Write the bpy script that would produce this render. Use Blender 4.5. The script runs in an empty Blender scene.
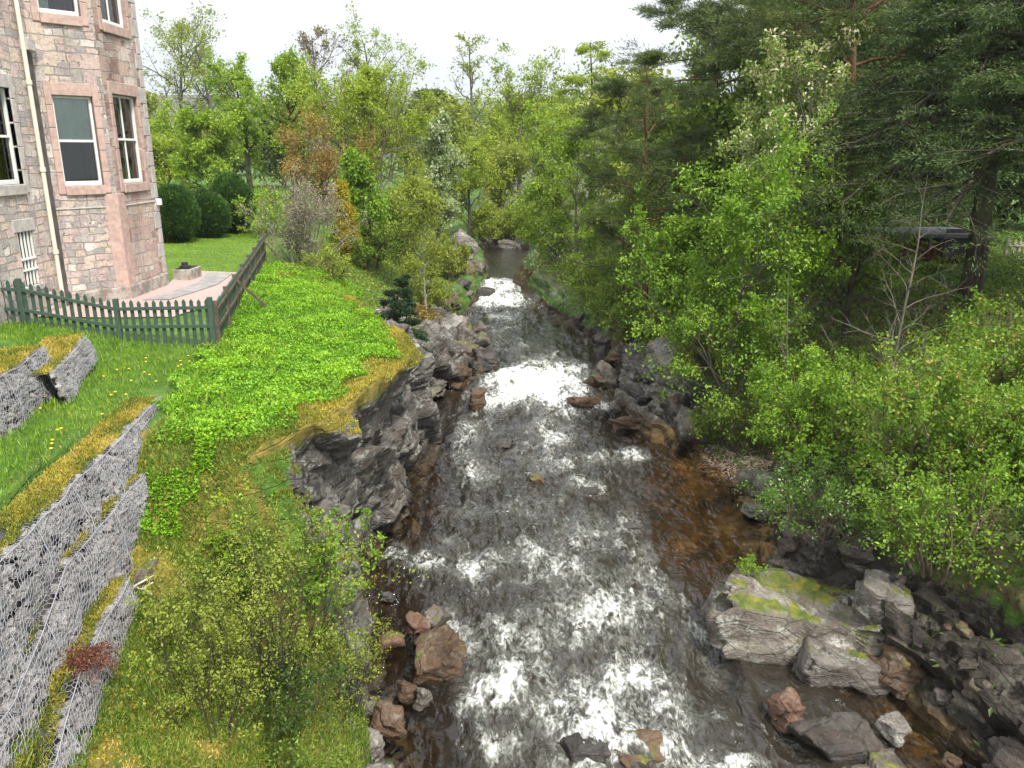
import bpy, math, numpy as np, random
from mathutils import Vector, Matrix
from mathutils.bvhtree import BVHTree
C = bpy.context; col = C.scene.collection; SC = C.scene
R = math.radians
# ------------------------------------------------------------------ camera, world, sun, exposure
F_PX, PITCH, HC = 800.0, R(16.2), 8.0
cam = bpy.data.cameras.new('camera'); co = bpy.data.objects.new('camera', cam); col.objects.link(co)
co.location = (0, 0, HC); co.rotation_euler = (R(90) - PITCH, 0, 0)
cam.sensor_width = 36; cam.lens = 36 * F_PX / 1024; cam.clip_end = 8000; cam.clip_start = .05
SC.camera = co
w = bpy.data.worlds.new('World'); SC.world = w; w.use_nodes = True
nt = w.node_tree; nt.nodes.clear()
SUN_EL, SUN_AZ = R(52), R(150)          # azimuth clockwise from +Y: behind the camera, to the right
sky = nt.nodes.new('ShaderNodeTexSky'); sky.sky_type = 'NISHITA'; sky.sun_disc = False
sky.sun_elevation = SUN_EL; sky.sun_rotation = SUN_AZ; sky.dust_density = 3; sky.air_density = 1
wtc = nt.nodes.new('ShaderNodeTexCoord'); wmp = nt.nodes.new('ShaderNodeMapping'); wmp.inputs['Scale'].default_value = (1, 1, 3.5)
wn = nt.nodes.new('ShaderNodeTexNoise'); wn.inputs['Scale'].default_value = 1.6; wn.inputs['Detail'].default_value = 7
wr = nt.nodes.new('ShaderNodeValToRGB')
wr.color_ramp.elements[0].position = .3; wr.color_ramp.elements[0].color = (7.6, 7.9, 8.4, 1)
wr.color_ramp.elements[1].position = .75; wr.color_ramp.elements[1].color = (9.6, 9.7, 9.8, 1)
wm = nt.nodes.new('ShaderNodeMixRGB'); wm.inputs[0].default_value = .93
bg = nt.nodes.new('ShaderNodeBackground'); bg.inputs[1].default_value = .1
wo = nt.nodes.new('ShaderNodeOutputWorld')
L = nt.links.new
L(wtc.outputs['Generated'], wmp.inputs[0]); L(wmp.outputs[0], wn.inputs['Vector']); L(wn.outputs[0], wr.inputs[0])
wsx = nt.nodes.new('ShaderNodeSeparateXYZ'); L(wtc.outputs['Generated'], wsx.inputs[0])      # an overcast sky is brighter overhead than at the horizon
wg = nt.nodes.new('ShaderNodeValToRGB'); L(wsx.outputs[2], wg.inputs[0])
for i_, (p_, v_) in enumerate([(0, .66), (.6, 1.25)]): wg.color_ramp.elements[i_].position = p_; wg.color_ramp.elements[i_].color = (v_, v_, v_, 1)
wx_ = nt.nodes.new('ShaderNodeMixRGB'); wx_.blend_type = 'MULTIPLY'; wx_.inputs[0].default_value = 1; L(wr.outputs[0], wx_.inputs[1]); L(wg.outputs[0], wx_.inputs[2])
L(sky.outputs[0], wm.inputs[1]); L(wx_.outputs[0], wm.inputs[2]); L(wm.outputs[0], bg.inputs[0]); L(bg.outputs[0], wo.inputs[0])
sl = bpy.data.lights.new('sun', 'SUN'); sl.energy = 3.0; sl.angle = R(10); sl.color = (1, .95, .87)
so = bpy.data.objects.new('sun', sl); col.objects.link(so)
sd = Vector((math.sin(SUN_AZ) * math.cos(SUN_EL), math.cos(SUN_AZ) * math.cos(SUN_EL), math.sin(SUN_EL)))
so.rotation_euler = (-sd).to_track_quat('-Z', 'Y').to_euler()
SC.view_settings.view_transform = 'Standard'; SC.view_settings.look = 'None'
SC.view_settings.exposure = 0.84; SC.view_settings.gamma = 1
SC.cycles.max_bounces = 5; SC.cycles.transparent_max_bounces = 10; SC.cycles.diffuse_bounces = 2
SC.cycles.caustics_reflective = False; SC.cycles.caustics_refractive = False
SC.cycles.use_denoising = True

# ------------------------------------------------------------------ helpers
def XP(px, Y, z=5.0):                     # world X of picture column px at distance Y
    return (px - 512) / F_PX * (Y * math.cos(PITCH) + (HC - z) * math.sin(PITCH))
def ZP(py, Y):                            # world height of picture row py at distance Y
    v = (384 - py) / F_PX
    return HC + Y * (-math.sin(PITCH) + v * math.cos(PITCH)) / (math.cos(PITCH) + v * math.sin(PITCH))
def ZW(Y):                                # water level along the river
    return np.interp(Y, [0, 9, 18, 21, 22.6, 24.6, 34, 35.5, 38.5, 40, 60], [-.12, 0, .16, .3, .42, 1.0, 1.25, 1.3, 1.85, 1.95, 1.97])
def GP(px, py, z=None):                   # picture point on the water (or on a level)
    v = (384 - py) / F_PX; u = (px - 512) / F_PX
    b = math.cos(PITCH) + v * math.sin(PITCH); c = -math.sin(PITCH) + v * math.cos(PITCH)
    zz = .5 if z is None else z
    for _ in range(12):
        t = (zz - HC) / c; Y = b * t
        if z is None: zz = .5 * zz + .5 * float(ZW(Y))
        else: break
    return u * t, Y, zz
def rs(seed): return np.random.default_rng(seed)
def _h(ix, iy, iz, s):
    n = (ix.astype(np.int64) * 374761393 + iy.astype(np.int64) * 668265263 + iz.astype(np.int64) * 2147483647 + s * 974634777) & 0xffffffff
    n = ((n ^ (n >> 13)) * 1274126177) & 0xffffffff
    n = ((n ^ (n >> 16)) * 2246822519) & 0xffffffff
    return ((n ^ (n >> 15)) & 0xffffff) / 16777215.0
def vnoise(p, s=0):
    i = np.floor(p); f = p - i; f = f * f * (3 - 2 * f); i = i.astype(np.int64)
    x, y, z = i[..., 0], i[..., 1], i[..., 2]; fx, fy, fz = f[..., 0], f[..., 1], f[..., 2]
    r = 0
    for dx in (0, 1):
        for dy in (0, 1):
            for dz in (0, 1):
                r = r + _h(x + dx, y + dy, z + dz, s) * (fx if dx else 1 - fx) * (fy if dy else 1 - fy) * (fz if dz else 1 - fz)
    return r * 2 - 1
def fbm(p, o=4, s=0, g=.5):
    a, t, r = 1., 0., 0
    for k in range(o):
        r = r + a * vnoise(p * 2.03 ** k + 17.3 * k, s + k); t += a; a *= g
    return r / t
def worley(p, s=0, tilt=0):                # (F1, F2, random value of nearest cell, tilted per cell)
    i = np.floor(p).astype(np.int64); f1 = np.full(p.shape[:-1], 9.); f2 = f1.copy(); rid = f1 * 0
    for dx in (-1, 0, 1):
        for dy in (-1, 0, 1):
            for dz in (-1, 0, 1):
                c = i + np.array([dx, dy, dz]); x, y, z = c[..., 0], c[..., 1], c[..., 2]
                q = c + np.stack([_h(x, y, z, s + 1), _h(x, y, z, s + 2), _h(x, y, z, s + 3)], -1)
                d = np.linalg.norm(q - p, axis=-1); r = _h(x, y, z, s + 4)
                m = d < f1; f2 = np.where(m, f1, np.minimum(f2, d))
                if tilt: r = r + tilt * np.sum((p - q) * (np.stack([_h(x, y, z, s + 5), _h(x, y, z, s + 6), _h(x, y, z, s + 7)], -1) - .5), -1)
                rid = np.where(m, r, rid); f1 = np.where(m, d, f1)
    return f1, f2, rid
def nrm(v): return v / (np.linalg.norm(v, axis=-1, keepdims=True) + 1e-9)
def mesh(name, V, F, mats, attrs=None, smooth=False, uv=None, mi=None):
    V = np.ascontiguousarray(V, dtype=np.float32).reshape(-1, 3); me = bpy.data.meshes.new(name)
    if isinstance(F, np.ndarray): F = [F]
    F = [np.asarray(f) for f in F if len(f)]
    me.vertices.add(len(V)); me.vertices.foreach_set('co', V.ravel())
    li = np.concatenate([f.ravel() for f in F]).astype(np.int32)
    tot = np.concatenate([np.full(len(f), f.shape[1]) for f in F]).astype(np.int32)
    me.loops.add(len(li)); me.loops.foreach_set('vertex_index', li)
    me.polygons.add(len(tot)); me.polygons.foreach_set('loop_start', np.concatenate([[0], np.cumsum(tot)[:-1]]).astype(np.int32))
    for m in (mats if isinstance(mats, (list, tuple)) else [mats]): me.materials.append(m)
    me.polygons.foreach_set('use_smooth', np.full(len(tot), smooth))
    if mi is not None: me.polygons.foreach_set('material_index', np.asarray(mi, dtype=np.int32))
    for k, (dom, a) in (attrs or {}).items():
        at = me.attributes.new(k, 'FLOAT', dom); at.data.foreach_set('value', np.asarray(a, dtype=np.float32))
    if uv is not None:
        u = me.uv_layers.new(name='UVMap'); u.data.foreach_set('uv', np.asarray(uv, dtype=np.float32)[li].ravel())
    me.update(calc_edges=True)
    return me
def link(name, me, parent=None, loc=None):
    o = bpy.data.objects.new(name, me); col.objects.link(o)
    if parent is not None: o.parent = parent
    if loc is not None: o.location = loc
    return o
def tag(o, label=None, cat=None, group=None, kind=None):
    if label: o['label'] = label
    if cat: o['category'] = cat
    if group: o['group'] = group
    if kind: o['kind'] = kind
    return o
def empty(name, loc, label, cat, group=None, rz=0):
    o = bpy.data.objects.new(name, None); col.objects.link(o); o.location = loc; o.rotation_euler[2] = rz
    o.empty_display_size = .2
    return tag(o, label, cat, group)
class MB:                                  # collects boxes / bars into one mesh
    def __init__(s): s.v = []; s.f = []; s.n = 0
    def add(s, V, F):
        V = np.asarray(V, float).reshape(-1, 3); s.v.append(V); s.f += [tuple(int(i) + s.n for i in f) for f in F]; s.n += len(V)
    def box(s, c, d, rot=None):            # centre, full sizes
        x, y, z = d[0] / 2, d[1] / 2, d[2] / 2
        b = min(x, y, z) * .12
        V = np.array([[i, j, k] for k in (-z, z) for (i, j) in ((-x, -y), (x, -y), (x, y), (-x, y))])
        if rot is not None: V = V @ np.array(rot).T
        s.add(V + np.array(c), [(3, 2, 1, 0), (4, 5, 6, 7), (0, 1, 5, 4), (1, 2, 6, 5), (2, 3, 7, 6), (3, 0, 4, 7)])
    def beam(s, a, b, wd, ht, up=(0, 0, 1)):   # bar from a to b
        a = np.array(a, float); b = np.array(b, float); d = b - a; l = np.linalg.norm(d); d /= l
        sx = np.cross(d, up); n = np.linalg.norm(sx); sx = np.array([1., 0, 0]) if n < 1e-4 else sx / n
        uz = np.cross(sx, d)
        s.box((a + b) / 2, (wd, l, ht), np.stack([sx, d, uz], 1))
    def prism(s, poly, h0, h1, axis='z'):
        n = len(poly); V = [(x, y, h0) for x, y in poly] + [(x, y, h1) for x, y in poly]
        s.add(V, [tuple(reversed(range(n))), tuple(range(n, 2 * n))] + [(i, (i + 1) % n, n + (i + 1) % n, n + i) for i in range(n)])
    def build(s, name, mat, parent=None, smooth=False, bevel=0):
        me = bpy.data.meshes.new(name); me.from_pydata(np.concatenate(s.v).tolist(), [], s.f); me.materials.append(mat)
        me.update(); o = link(name, me, parent)
        if bevel:
            m = o.modifiers.new('bevel', 'BEVEL'); m.width = bevel; m.segments = 2; m.limit_method = 'ANGLE'
        return o
def tubes(P, Rr, k=5):                     # P [n,s,3]  Rr [n,s]
    n, s, _ = P.shape
    T = nrm(np.gradient(P, axis=1)); ref = np.where(np.abs(T[..., 2:3]) > .9, np.array([1., 0, 0]), np.array([0, 0, 1.]))
    A = nrm(np.cross(T, ref)); B = np.cross(T, A)
    an = np.arange(k) * 2 * math.pi / k
    V = P[:, :, None, :] + Rr[:, :, None, None] * (np.cos(an)[:, None] * A[:, :, None, :] + np.sin(an)[:, None] * B[:, :, None, :])
    idx = np.arange(n * s * k).reshape(n, s, k); a = idx[:, :-1, :]; b = idx[:, 1:, :]
    F = np.stack([a, np.roll(a, -1, 2), np.roll(b, -1, 2), b], -1).reshape(-1, 4)
    return V.reshape(-1, 3), F
def cat_vf(L_):
    V = []; F = []; n = 0
    for v, f in L_: V.append(v); F.append(f + n); n += len(v)
    return np.concatenate(V), np.concatenate(F)

# ------------------------------------------------------------------ materials
def newmat(name):
    m = bpy.data.materials.new(name); m.use_nodes = True; n = m.node_tree; n.nodes.clear()
    return m, n, n.nodes.new('ShaderNodeOutputMaterial')
def N(n, t, ins=None, **kw):
    x = n.nodes.new('ShaderNode' + t)
    for k, v in kw.items(): setattr(x, k, v)
    for k, v in (ins or {}).items():
        if isinstance(v, bpy.types.NodeSocket): n.links.new(v, x.inputs[k])
        else: x.inputs[k].default_value = v
    return x
def ramp(n, fac, stops, interp='LINEAR'):
    r = n.nodes.new('ShaderNodeValToRGB'); r.color_ramp.interpolation = interp; e = r.color_ramp.elements
    while len(e) < len(stops): e.new(.5)
    for i, (p, c) in enumerate(stops): e[i].position = p; e[i].color = tuple(c) + (1,) if len(c) == 3 else c
    n.links.new(fac, r.inputs[0]); return r.outputs[0]
def math_(n, op, a, b=None, c=None, clamp=False):
    ins = {0: a}
    if b is not None: ins[1] = b
    if c is not None: ins[2] = c
    return N(n, 'Math', ins, operation=op, use_clamp=clamp).outputs[0]
def mix(n, f, a, b, bt='MIX'):
    x = N(n, 'MixRGB', {0: f}, blend_type=bt)
    for i, v in ((1, a), (2, b)):
        if isinstance(v, bpy.types.NodeSocket): n.links.new(v, x.inputs[i])
        else: x.inputs[i].default_value = tuple(v) + (1,)
    return x.outputs[0]
def coords(n, scale=(1, 1, 1), rot=(0, 0, 0), src='Object'):
    t = N(n, 'TexCoord'); return N(n, 'Mapping', {0: t.outputs[src], 'Rotation': rot, 'Scale': scale}).outputs[0]
def noise(n, vec, sc, det=5, dist=0, rough=.55):
    return N(n, 'TexNoise', {'Vector': vec, 'Scale': sc, 'Detail': det, 'Distortion': dist, 'Roughness': rough}).outputs[0]
def attr(n, name): return N(n, 'Attribute', attribute_name=name).outputs['Fac']
def g3(v): return (v, v, v)
def leaf_mat(name, c0, c1, c2, trans=.4, rough=.5, flower=None, frac=0):
    m, n, out = newmat(name); t = attr(n, 'tint')
    st = [(0, c0), (.5, c1), (.93 if flower is None else 1 - frac - .01, c2)]
    if flower: st += [(1 - frac, flower)]
    c = ramp(n, t, st)
    p = N(n, 'BsdfPrincipled', {'Base Color': c, 'Roughness': rough * .85, 'Specular IOR Level': .35})
    tr = N(n, 'BsdfTranslucent', {0: mix(n, 1.0, c, (1.25, 1.15, .55), 'MULTIPLY')})
    L_ = N(n, 'MixShader', {0: trans * .72, 1: p.outputs[0], 2: tr.outputs[0]})
    n.links.new(L_.outputs[0], out.inputs[0]); return m
def bark_mat(name, c0, c1, sc=14, zs=.25):
    m, n, out = newmat(name); v = coords(n, (1, 1, zs))
    a = noise(n, v, sc, 6, .3); b = noise(n, coords(n), 2.2, 3)
    c = ramp(n, a, [(.3, c0), (.7, c1)]); c = mix(n, ramp(n, b, [(.45, g3(0)), (.7, g3(.55))]), c, (.12, .15, .06))
    bu = N(n, 'Bump', {'Height': a, 'Strength': .6, 'Distance': .03})
    p = N(n, 'BsdfPrincipled', {'Base Color': c, 'Roughness': .9, 'Normal': bu.outputs[0], 'Specular IOR Level': .2})
    n.links.new(p.outputs[0], out.inputs[0]); return m
def rock_mat(name, dark, mid, light, moss=.5, wet=True, scale=1., lichen=.5):
    m, n, out = newmat(name); v = coords(n, src='Object')
    geo = N(n, 'NewGeometry'); pos = geo.outputs['Position']
    vs = N(n, 'Mapping', {0: pos, 'Rotation': (R(25), R(-32), R(20)), 'Scale': (1, .7, 2.0)}).outputs[0]
    a = noise(n, pos, 1.3 * scale, 9, .4, .62); b = noise(n, vs, 2.4 * scale, 7, .6, .65); f = noise(n, pos, 17 * scale, 7, 0, .65)
    c = ramp(n, b, [(.3, dark), (.5, mid), (.72, light)])
    c = mix(n, .55, c, ramp(n, a, [(.32, dark), (.5, mid), (.7, light)]))
    c = mix(n, .55, c, ramp(n, f, [(.25, g3(.28)), (.5, g3(1.0)), (.8, g3(1.65))]), 'MULTIPLY')
    rb = noise(n, pos, .8, 4); c = mix(n, ramp(n, rb, [(.52, g3(0)), (.7, g3(.4))]), c, (.12, .07, .038))
    lc = N(n, 'TexVoronoi', {'Vector': pos, 'Scale': 9}, feature='F1').outputs[0]
    lm = math_(n, 'MULTIPLY', ramp(n, noise(n, pos, 3.1, 8, 0, .7), [(.52, g3(0)), (.62, g3(1))]), ramp(n, f, [(.4, g3(0)), (.55, g3(1))]))
    c = mix(n, math_(n, 'MULTIPLY', lm, lichen), c, (.42, .43, .38))
    cr = N(n, 'TexVoronoi', {'Vector': vs, 'Scale': 1.7 * scale}, feature='DISTANCE_TO_EDGE').outputs[0]
    crm = ramp(n, math_(n, 'ADD', cr, math_(n, 'MULTIPLY', math_(n, 'SUBTRACT', f, .5), .06)), [(0, g3(.25)), (.035, g3(1))])
    c = mix(n, .12, c, crm, 'MULTIPLY')
    nz = N(n, 'SeparateXYZ', {0: geo.outputs['Normal']}).outputs[2]
    mm = math_(n, 'MULTIPLY', ramp(n, nz, [(.45, g3(0)), (.8, g3(1))]), ramp(n, noise(n, pos, 1.9, 7, 0, .65), [(.62 - moss * .3, g3(0)), (.68 - moss * .26, g3(1))]))
    mc = ramp(n, noise(n, pos, 6, 5), [(.3, (.05, .09, .015)), (.55, (.14, .16, .02)), (.75, (.3, .24, .03))])
    if moss > 0: c = mix(n, mm, c, mc)
    hgt = math_(n, 'ADD', math_(n, 'ADD', math_(n, 'MULTIPLY', f, .35), math_(n, 'MULTIPLY', b, 1.0)), math_(n, 'MULTIPLY', crm, .2))
    bu = N(n, 'Bump', {'Height': hgt, 'Strength': .95, 'Distance': .12})
    p = N(n, 'BsdfPrincipled', {'Base Color': c, 'Roughness': ramp(n, a, [(.35, g3(.38)), (.6, g3(.8))]), 'Normal': bu.outputs[0], 'Specular IOR Level': .45})
    n.links.new(p.outputs[0], out.inputs[0]); return m
def plain(name, c, rough=.6, var=.12, sc=6, spec=.4, bump=0, metal=0):
    m, n, out = newmat(name); v = coords(n); a = noise(n, v, sc, 6)
    cc = mix(n, 1.0, c, ramp(n, a, [(.25, g3(1 - var * 2)), (.75, g3(1 + var))]), 'MULTIPLY')
    ins = {'Base Color': cc, 'Roughness': rough, 'Specular IOR Level': spec, 'Metallic': metal}
    if bump: ins['Normal'] = N(n, 'Bump', {'Height': noise(n, v, sc * 5, 6), 'Strength': bump, 'Distance': .02}).outputs[0]
    p = N(n, 'BsdfPrincipled', ins); n.links.new(p.outputs[0], out.inputs[0]); return m

M = {}
M['rock'] = rock_mat('river_rock', (.035, .028, .022), (.125, .105, .088), (.29, .265, .235), .35)
M['rock_pale'] = rock_mat('pale_rock', (.06, .05, .042), (.2, .178, .155), (.38, .355, .325), .3, lichen=.8)
M['rock_moss'] = rock_mat('mossy_rock', (.04, .032, .024), (.16, .135, .11), (.36, .33, .29), .42, lichen=1.0)
M['rock_red'] = rock_mat('red_rock', (.05, .022, .014), (.16, .08, .052), (.24, .17, .13), .25, lichen=.2)
M['rock_brown'] = rock_mat('brown_rock', (.03, .018, .01), (.11, .065, .035), (.22, .15, .1), .2, lichen=.2)
M['rock_wet'] = rock_mat('wet_rock', (.012, .011, .01), (.055, .048, .043), (.13, .12, .11), .1, lichen=.1)
M['stone_fill'] = rock_mat('gabion_stone', (.12, .11, .105), (.36, .335, .325), (.58, .55, .53), 0, scale=2, lichen=.5)

# ground: blended by vertex masks
m, n, out = newmat('ground'); M['ground'] = m
rk = M['rock'].node_tree
geo = N(n, 'NewGeometry'); pos = geo.outputs['Position']
vs = N(n, 'Mapping', {0: pos, 'Rotation': (R(25), R(-32), R(20)), 'Scale': (1, .5, 2.6)}).outputs[0]
b = noise(n, vs, 2.2, 9, .7, .66); f = noise(n, pos, 14, 8, 0, .68); a = noise(n, pos, 1.1, 8, .4, .6)
rc = mix(n, .5, ramp(n, b, [(.34, (.028, .025, .021)), (.53, (.13, .12, .105)), (.74, (.33, .315, .29))]), ramp(n, a, [(.36, (.032, .028, .024)), (.53, (.14, .128, .113)), (.72, (.33, .315, .29))]))
rc = mix(n, .6, rc, ramp(n, f, [(.25, g3(.25)), (.5, g3(1.0)), (.8, g3(1.7))]), 'MULTIPLY')
rc = mix(n, ramp(n, noise(n, pos, .9, 5), [(.5, g3(0)), (.68, g3(.45))]), rc, (.1, .062, .035))
lm = math_(n, 'MULTIPLY', ramp(n, noise(n, pos, 2.7, 9, 0, .7), [(.52, g3(0)), (.6, g3(1))]), ramp(n, f, [(.42, g3(0)), (.55, g3(.8))]))
rc = mix(n, lm, rc, (.36, .37, .34))
cr = N(n, 'TexVoronoi', {'Vector': vs, 'Scale': 1.5}, feature='DISTANCE_TO_EDGE').outputs[0]
crm = ramp(n, math_(n, 'ADD', cr, math_(n, 'MULTIPLY', math_(n, 'SUBTRACT', f, .5), .08)), [(0, g3(.2)), (.04, g3(1))])
rc = mix(n, .2, rc, crm, 'MULTIPLY')
grc = ramp(n, noise(n, pos, 3.5, 8, 0, .7), [(.3, (.035, .075, .012)), (.5, (.075, .16, .018)), (.7, (.14, .25, .03))])
dc = ramp(n, noise(n, pos, 7, 8, 0, .7), [(.3, (.05, .035, .02)), (.5, (.12, .085, .045)), (.72, (.25, .18, .1))])
moc = ramp(n, noise(n, pos, 5, 8, 0, .7), [(.3, (.07, .1, .015)), (.5, (.2, .17, .03)), (.7, (.34, .24, .06))])
wet = attr(n, 'wet'); rc = mix(n, wet, rc, mix(n, 1.0, rc, (.27, .235, .2), 'MULTIPLY'))  # darkens wet rock by the water, plus shade painted on the lower right bank
edge = math_(n, 'MULTIPLY', math_(n, 'SUBTRACT', noise(n, pos, 4, 8, 0, .7), .5), 1.3)
def msk(nm): return ramp(n, math_(n, 'ADD', attr(n, nm), edge), [(.38, g3(0)), (.58, g3(1))])
c = mix(n, msk('dirt'), grc, dc); c = mix(n, msk('moss'), c, moc); c = mix(n, msk('rock'), c, rc)
bedc = ramp(n, N(n, 'TexVoronoi', {'Vector': pos, 'Scale': 4.5}).outputs['Color'], [(.2, (.06, .035, .01)), (.5, (.26, .165, .05)), (.8, (.5, .36, .16))])
bedc = mix(n, .5, bedc, ramp(n, noise(n, pos, 1.6, 7, .5), [(.4, (.03, .018, .006)), (.6, (.42, .25, .07))]))
c = mix(n, attr(n, 'bed'), c, bedc)
hg = math_(n, 'ADD', math_(n, 'MULTIPLY', f, .5), math_(n, 'ADD', b, math_(n, 'MULTIPLY', crm, .4)))
bu = N(n, 'Bump', {'Height': hg, 'Strength': .8, 'Distance': .1})
p = N(n, 'BsdfPrincipled', {'Base Color': c, 'Roughness': .75, 'Normal': bu.outputs[0], 'Specular IOR Level': .35}); n.links.new(p.outputs[0], out.inputs[0])

# water
m, n, out = newmat('water'); M['water'] = m
geo = N(n, 'NewGeometry'); pos = geo.outputs['Position']
st = N(n, 'Mapping', {0: pos, 'Scale': (1.05, .52, 1)}).outputs[0]
dp = attr(n, 'depth'); fo = attr(n, 'foam')
n1 = noise(n, st, 5.5, 7, .9, .6); n2 = noise(n, st, 2.6, 5, 1.6, .6); n3 = noise(n, pos, 26, 4, .4, .6)
ripple = noise(n, N(n, 'Mapping', {0: pos, 'Scale': (1, .6, 1), 'Rotation': (0, 0, R(18))}).outputs[0], 5.2, 3, .8, .5)
bu = N(n, 'Bump', {'Height': math_(n, 'ADD', ripple, math_(n, 'MULTIPLY', n3, .05)), 'Strength': 1., 'Distance': .11})
tint = N(n, 'CombineXYZ', {0: math_(n, 'EXPONENT', math_(n, 'MULTIPLY', dp, -.8)), 1: math_(n, 'EXPONENT', math_(n, 'MULTIPLY', dp, -1.5)), 2: math_(n, 'EXPONENT', math_(n, 'MULTIPLY', dp, -3.2))}).outputs[0]
tp = N(n, 'BsdfTransparent', {0: tint}); gl = N(n, 'BsdfGlossy', {'Roughness': .06, 'Normal': bu.outputs[0], 0: (.95, .97, 1, 1)})
df = N(n, 'BsdfDiffuse', {0: (.035, .029, .021, 1), 'Normal': bu.outputs[0]})
body = N(n, 'MixShader', {0: ramp(n, dp, [(.15, g3(0)), (.8, g3(.85))]), 1: tp.outputs[0], 2: df.outputs[0]})
fr = N(n, 'Fresnel', {'IOR': 1.36, 'Normal': bu.outputs[0]})
wat = N(n, 'MixShader', {0: math_(n, 'MULTIPLY', fr.outputs[0], 1.45, clamp=True), 1: body.outputs[0], 2: gl.outputs[0]})
def ridge_(v, k_): return math_(n, 'POWER', math_(n, 'MAXIMUM', math_(n, 'SUBTRACT', 1.0, math_(n, 'ABSOLUTE', math_(n, 'MULTIPLY', math_(n, 'SUBTRACT', v, .5), k_))), 0.0), 1.6)
m1 = noise(n, st, 1.9, 6, .5, .6); m2 = noise(n, N(n, 'Mapping', {0: st, 'Location': (7, 3, 0)}).outputs[0], 5.2, 5, .8, .6); m3 = noise(n, N(n, 'Mapping', {0: st, 'Location': (1, 9, 0)}).outputs[0], 14, 4, .6, .6)
lines = math_(n, 'MAXIMUM', math_(n, 'MULTIPLY', ridge_(m1, 13), .85), math_(n, 'MULTIPLY', ridge_(m2, 9), .75))
lines = math_(n, 'MULTIPLY', lines, ramp(n, m3, [(.35, g3(.2)), (.6, g3(1))]))
vv = math_(n, 'MULTIPLY_ADD', math_(n, 'SUBTRACT', m1, .5), 2.3, fo)
vv = math_(n, 'MULTIPLY_ADD', math_(n, 'SUBTRACT', m2, .5), 1.7, vv); vv = math_(n, 'MULTIPLY_ADD', math_(n, 'SUBTRACT', m3, .5), 1.1, vv)
s1 = ramp(n, fo, [(.06, g3(0)), (.5, g3(.8))])
ffm = ramp(n, math_(n, 'MULTIPLY', vv, .5), [(.19, g3(0)), (.33, g3(.32)), (.56, g3(1))])
ffm = math_(n, 'MULTIPLY_ADD', lines, s1, ffm, clamp=True)
ff = math_(n, 'ADD', ffm, .88)
fb = N(n, 'Bump', {'Height': math_(n, 'ADD', n3, n1), 'Strength': .8, 'Distance': .06})
fc = ramp(n, math_(n, 'SUBTRACT', ff, .88), [(.0, (.42, .44, .38)), (.5, (.6, .62, .57)), (1, (.84, .85, .84))])
foam = N(n, 'BsdfDiffuse', {0: fc, 'Normal': fb.outputs[0]})
fin = N(n, 'MixShader', {0: ffm, 1: wat.outputs[0], 2: foam.outputs[0]}); n.links.new(fin.outputs[0], out.inputs[0])

# rubble masonry (uses UV in metres)
def masonry(name, cols, su=2.3, sv=3.6, mort=(.42, .38, .33)):
    m, n, out = newmat(name); uv = N(n, 'TexCoord').outputs['UV']
    wob = N(n, 'TexNoise', {'Vector': uv, 'Scale': 2.5, 'Detail': 3}).outputs['Color']
    off = N(n, 'VectorMath', {0: N(n, 'VectorMath', {0: wob, 1: (.5, .5, .5)}, operation='SUBTRACT').outputs[0], 1: (.22, .14, 0)}, operation='MULTIPLY').outputs[0]
    uvw = N(n, 'VectorMath', {0: uv, 1: off}, operation='ADD').outputs[0]
    mp = N(n, 'Mapping', {0: uvw, 'Scale': (su, sv, 1)}).outputs[0]
    def bricks(w_, h_, sq):
        b_ = N(n, 'TexBrick', {'Vector': uvw, 'Color1': (0, 0, 0, 1), 'Color2': (1, 1, 1, 1), 'Mortar': (.5, .5, .5, 1), 'Scale': 1, 'Mortar Size': .016, 'Mortar Smooth': .6, 'Bias': 0, 'Brick Width': w_, 'Row Height': h_}, offset=.43, squash=sq, squash_frequency=2)
        return b_.outputs['Color'], b_.outputs['Fac']
    c1_, m1_ = bricks(1 / su, 1 / sv, 1.5); c2_, m2_ = bricks(.62 / su, .5 / sv, .7)
    sel = ramp(n, N(n, 'TexNoise', {'Vector': uv, 'Scale': 1.7, 'Detail': 3}).outputs[0], [(.5, g3(0)), (.51, g3(1))])
    rnd = mix(n, sel, c1_, c2_); ve = math_(n, 'SUBTRACT', .1, math_(n, 'MULTIPLY', mix(n, sel, m1_, m2_), .1))
    c = ramp(n, rnd, [(i / (len(cols) - 1), k) for i, k in enumerate(cols)], 'CONSTANT')
    pos = N(n, 'TexCoord').outputs['Object']; f = noise(n, pos, 22, 8, 0, .7); g = noise(n, pos, 5, 6)
    c = mix(n, .8, c, ramp(n, f, [(.25, g3(.45)), (.5, g3(1)), (.78, g3(1.5))]), 'MULTIPLY')
    c = mix(n, .5, c, ramp(n, g, [(.3, g3(.7)), (.7, g3(1.2))]), 'MULTIPLY')
    mk = ramp(n, math_(n, 'ADD', ve, math_(n, 'MULTIPLY', math_(n, 'SUBTRACT', f, .5), .1)), [(.03, g3(0)), (.09, g3(1))])
    c = mix(n, mk, mix(n, ramp(n, g, [(.4, g3(0)), (.6, g3(1))]), mort, (.27, .24, .21)), c)
    st = noise(n, N(n, 'Mapping', {0: pos, 'Scale': (1.2, 1.2, .25)}).outputs[0], 1.3, 6, .3); c = mix(n, .55, c, ramp(n, st, [(.35, g3(.5)), (.6, g3(1.1))]), 'MULTIPLY')
    bu = N(n, 'Bump', {'Height': math_(n, 'ADD', mk, math_(n, 'MULTIPLY', f, .6)), 'Strength': .9, 'Distance': .03})
    p = N(n, 'BsdfPrincipled', {'Base Color': c, 'Roughness': .9, 'Normal': bu.outputs[0], 'Specular IOR Level': .2}); n.links.new(p.outputs[0], out.inputs[0]); return m
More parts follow.
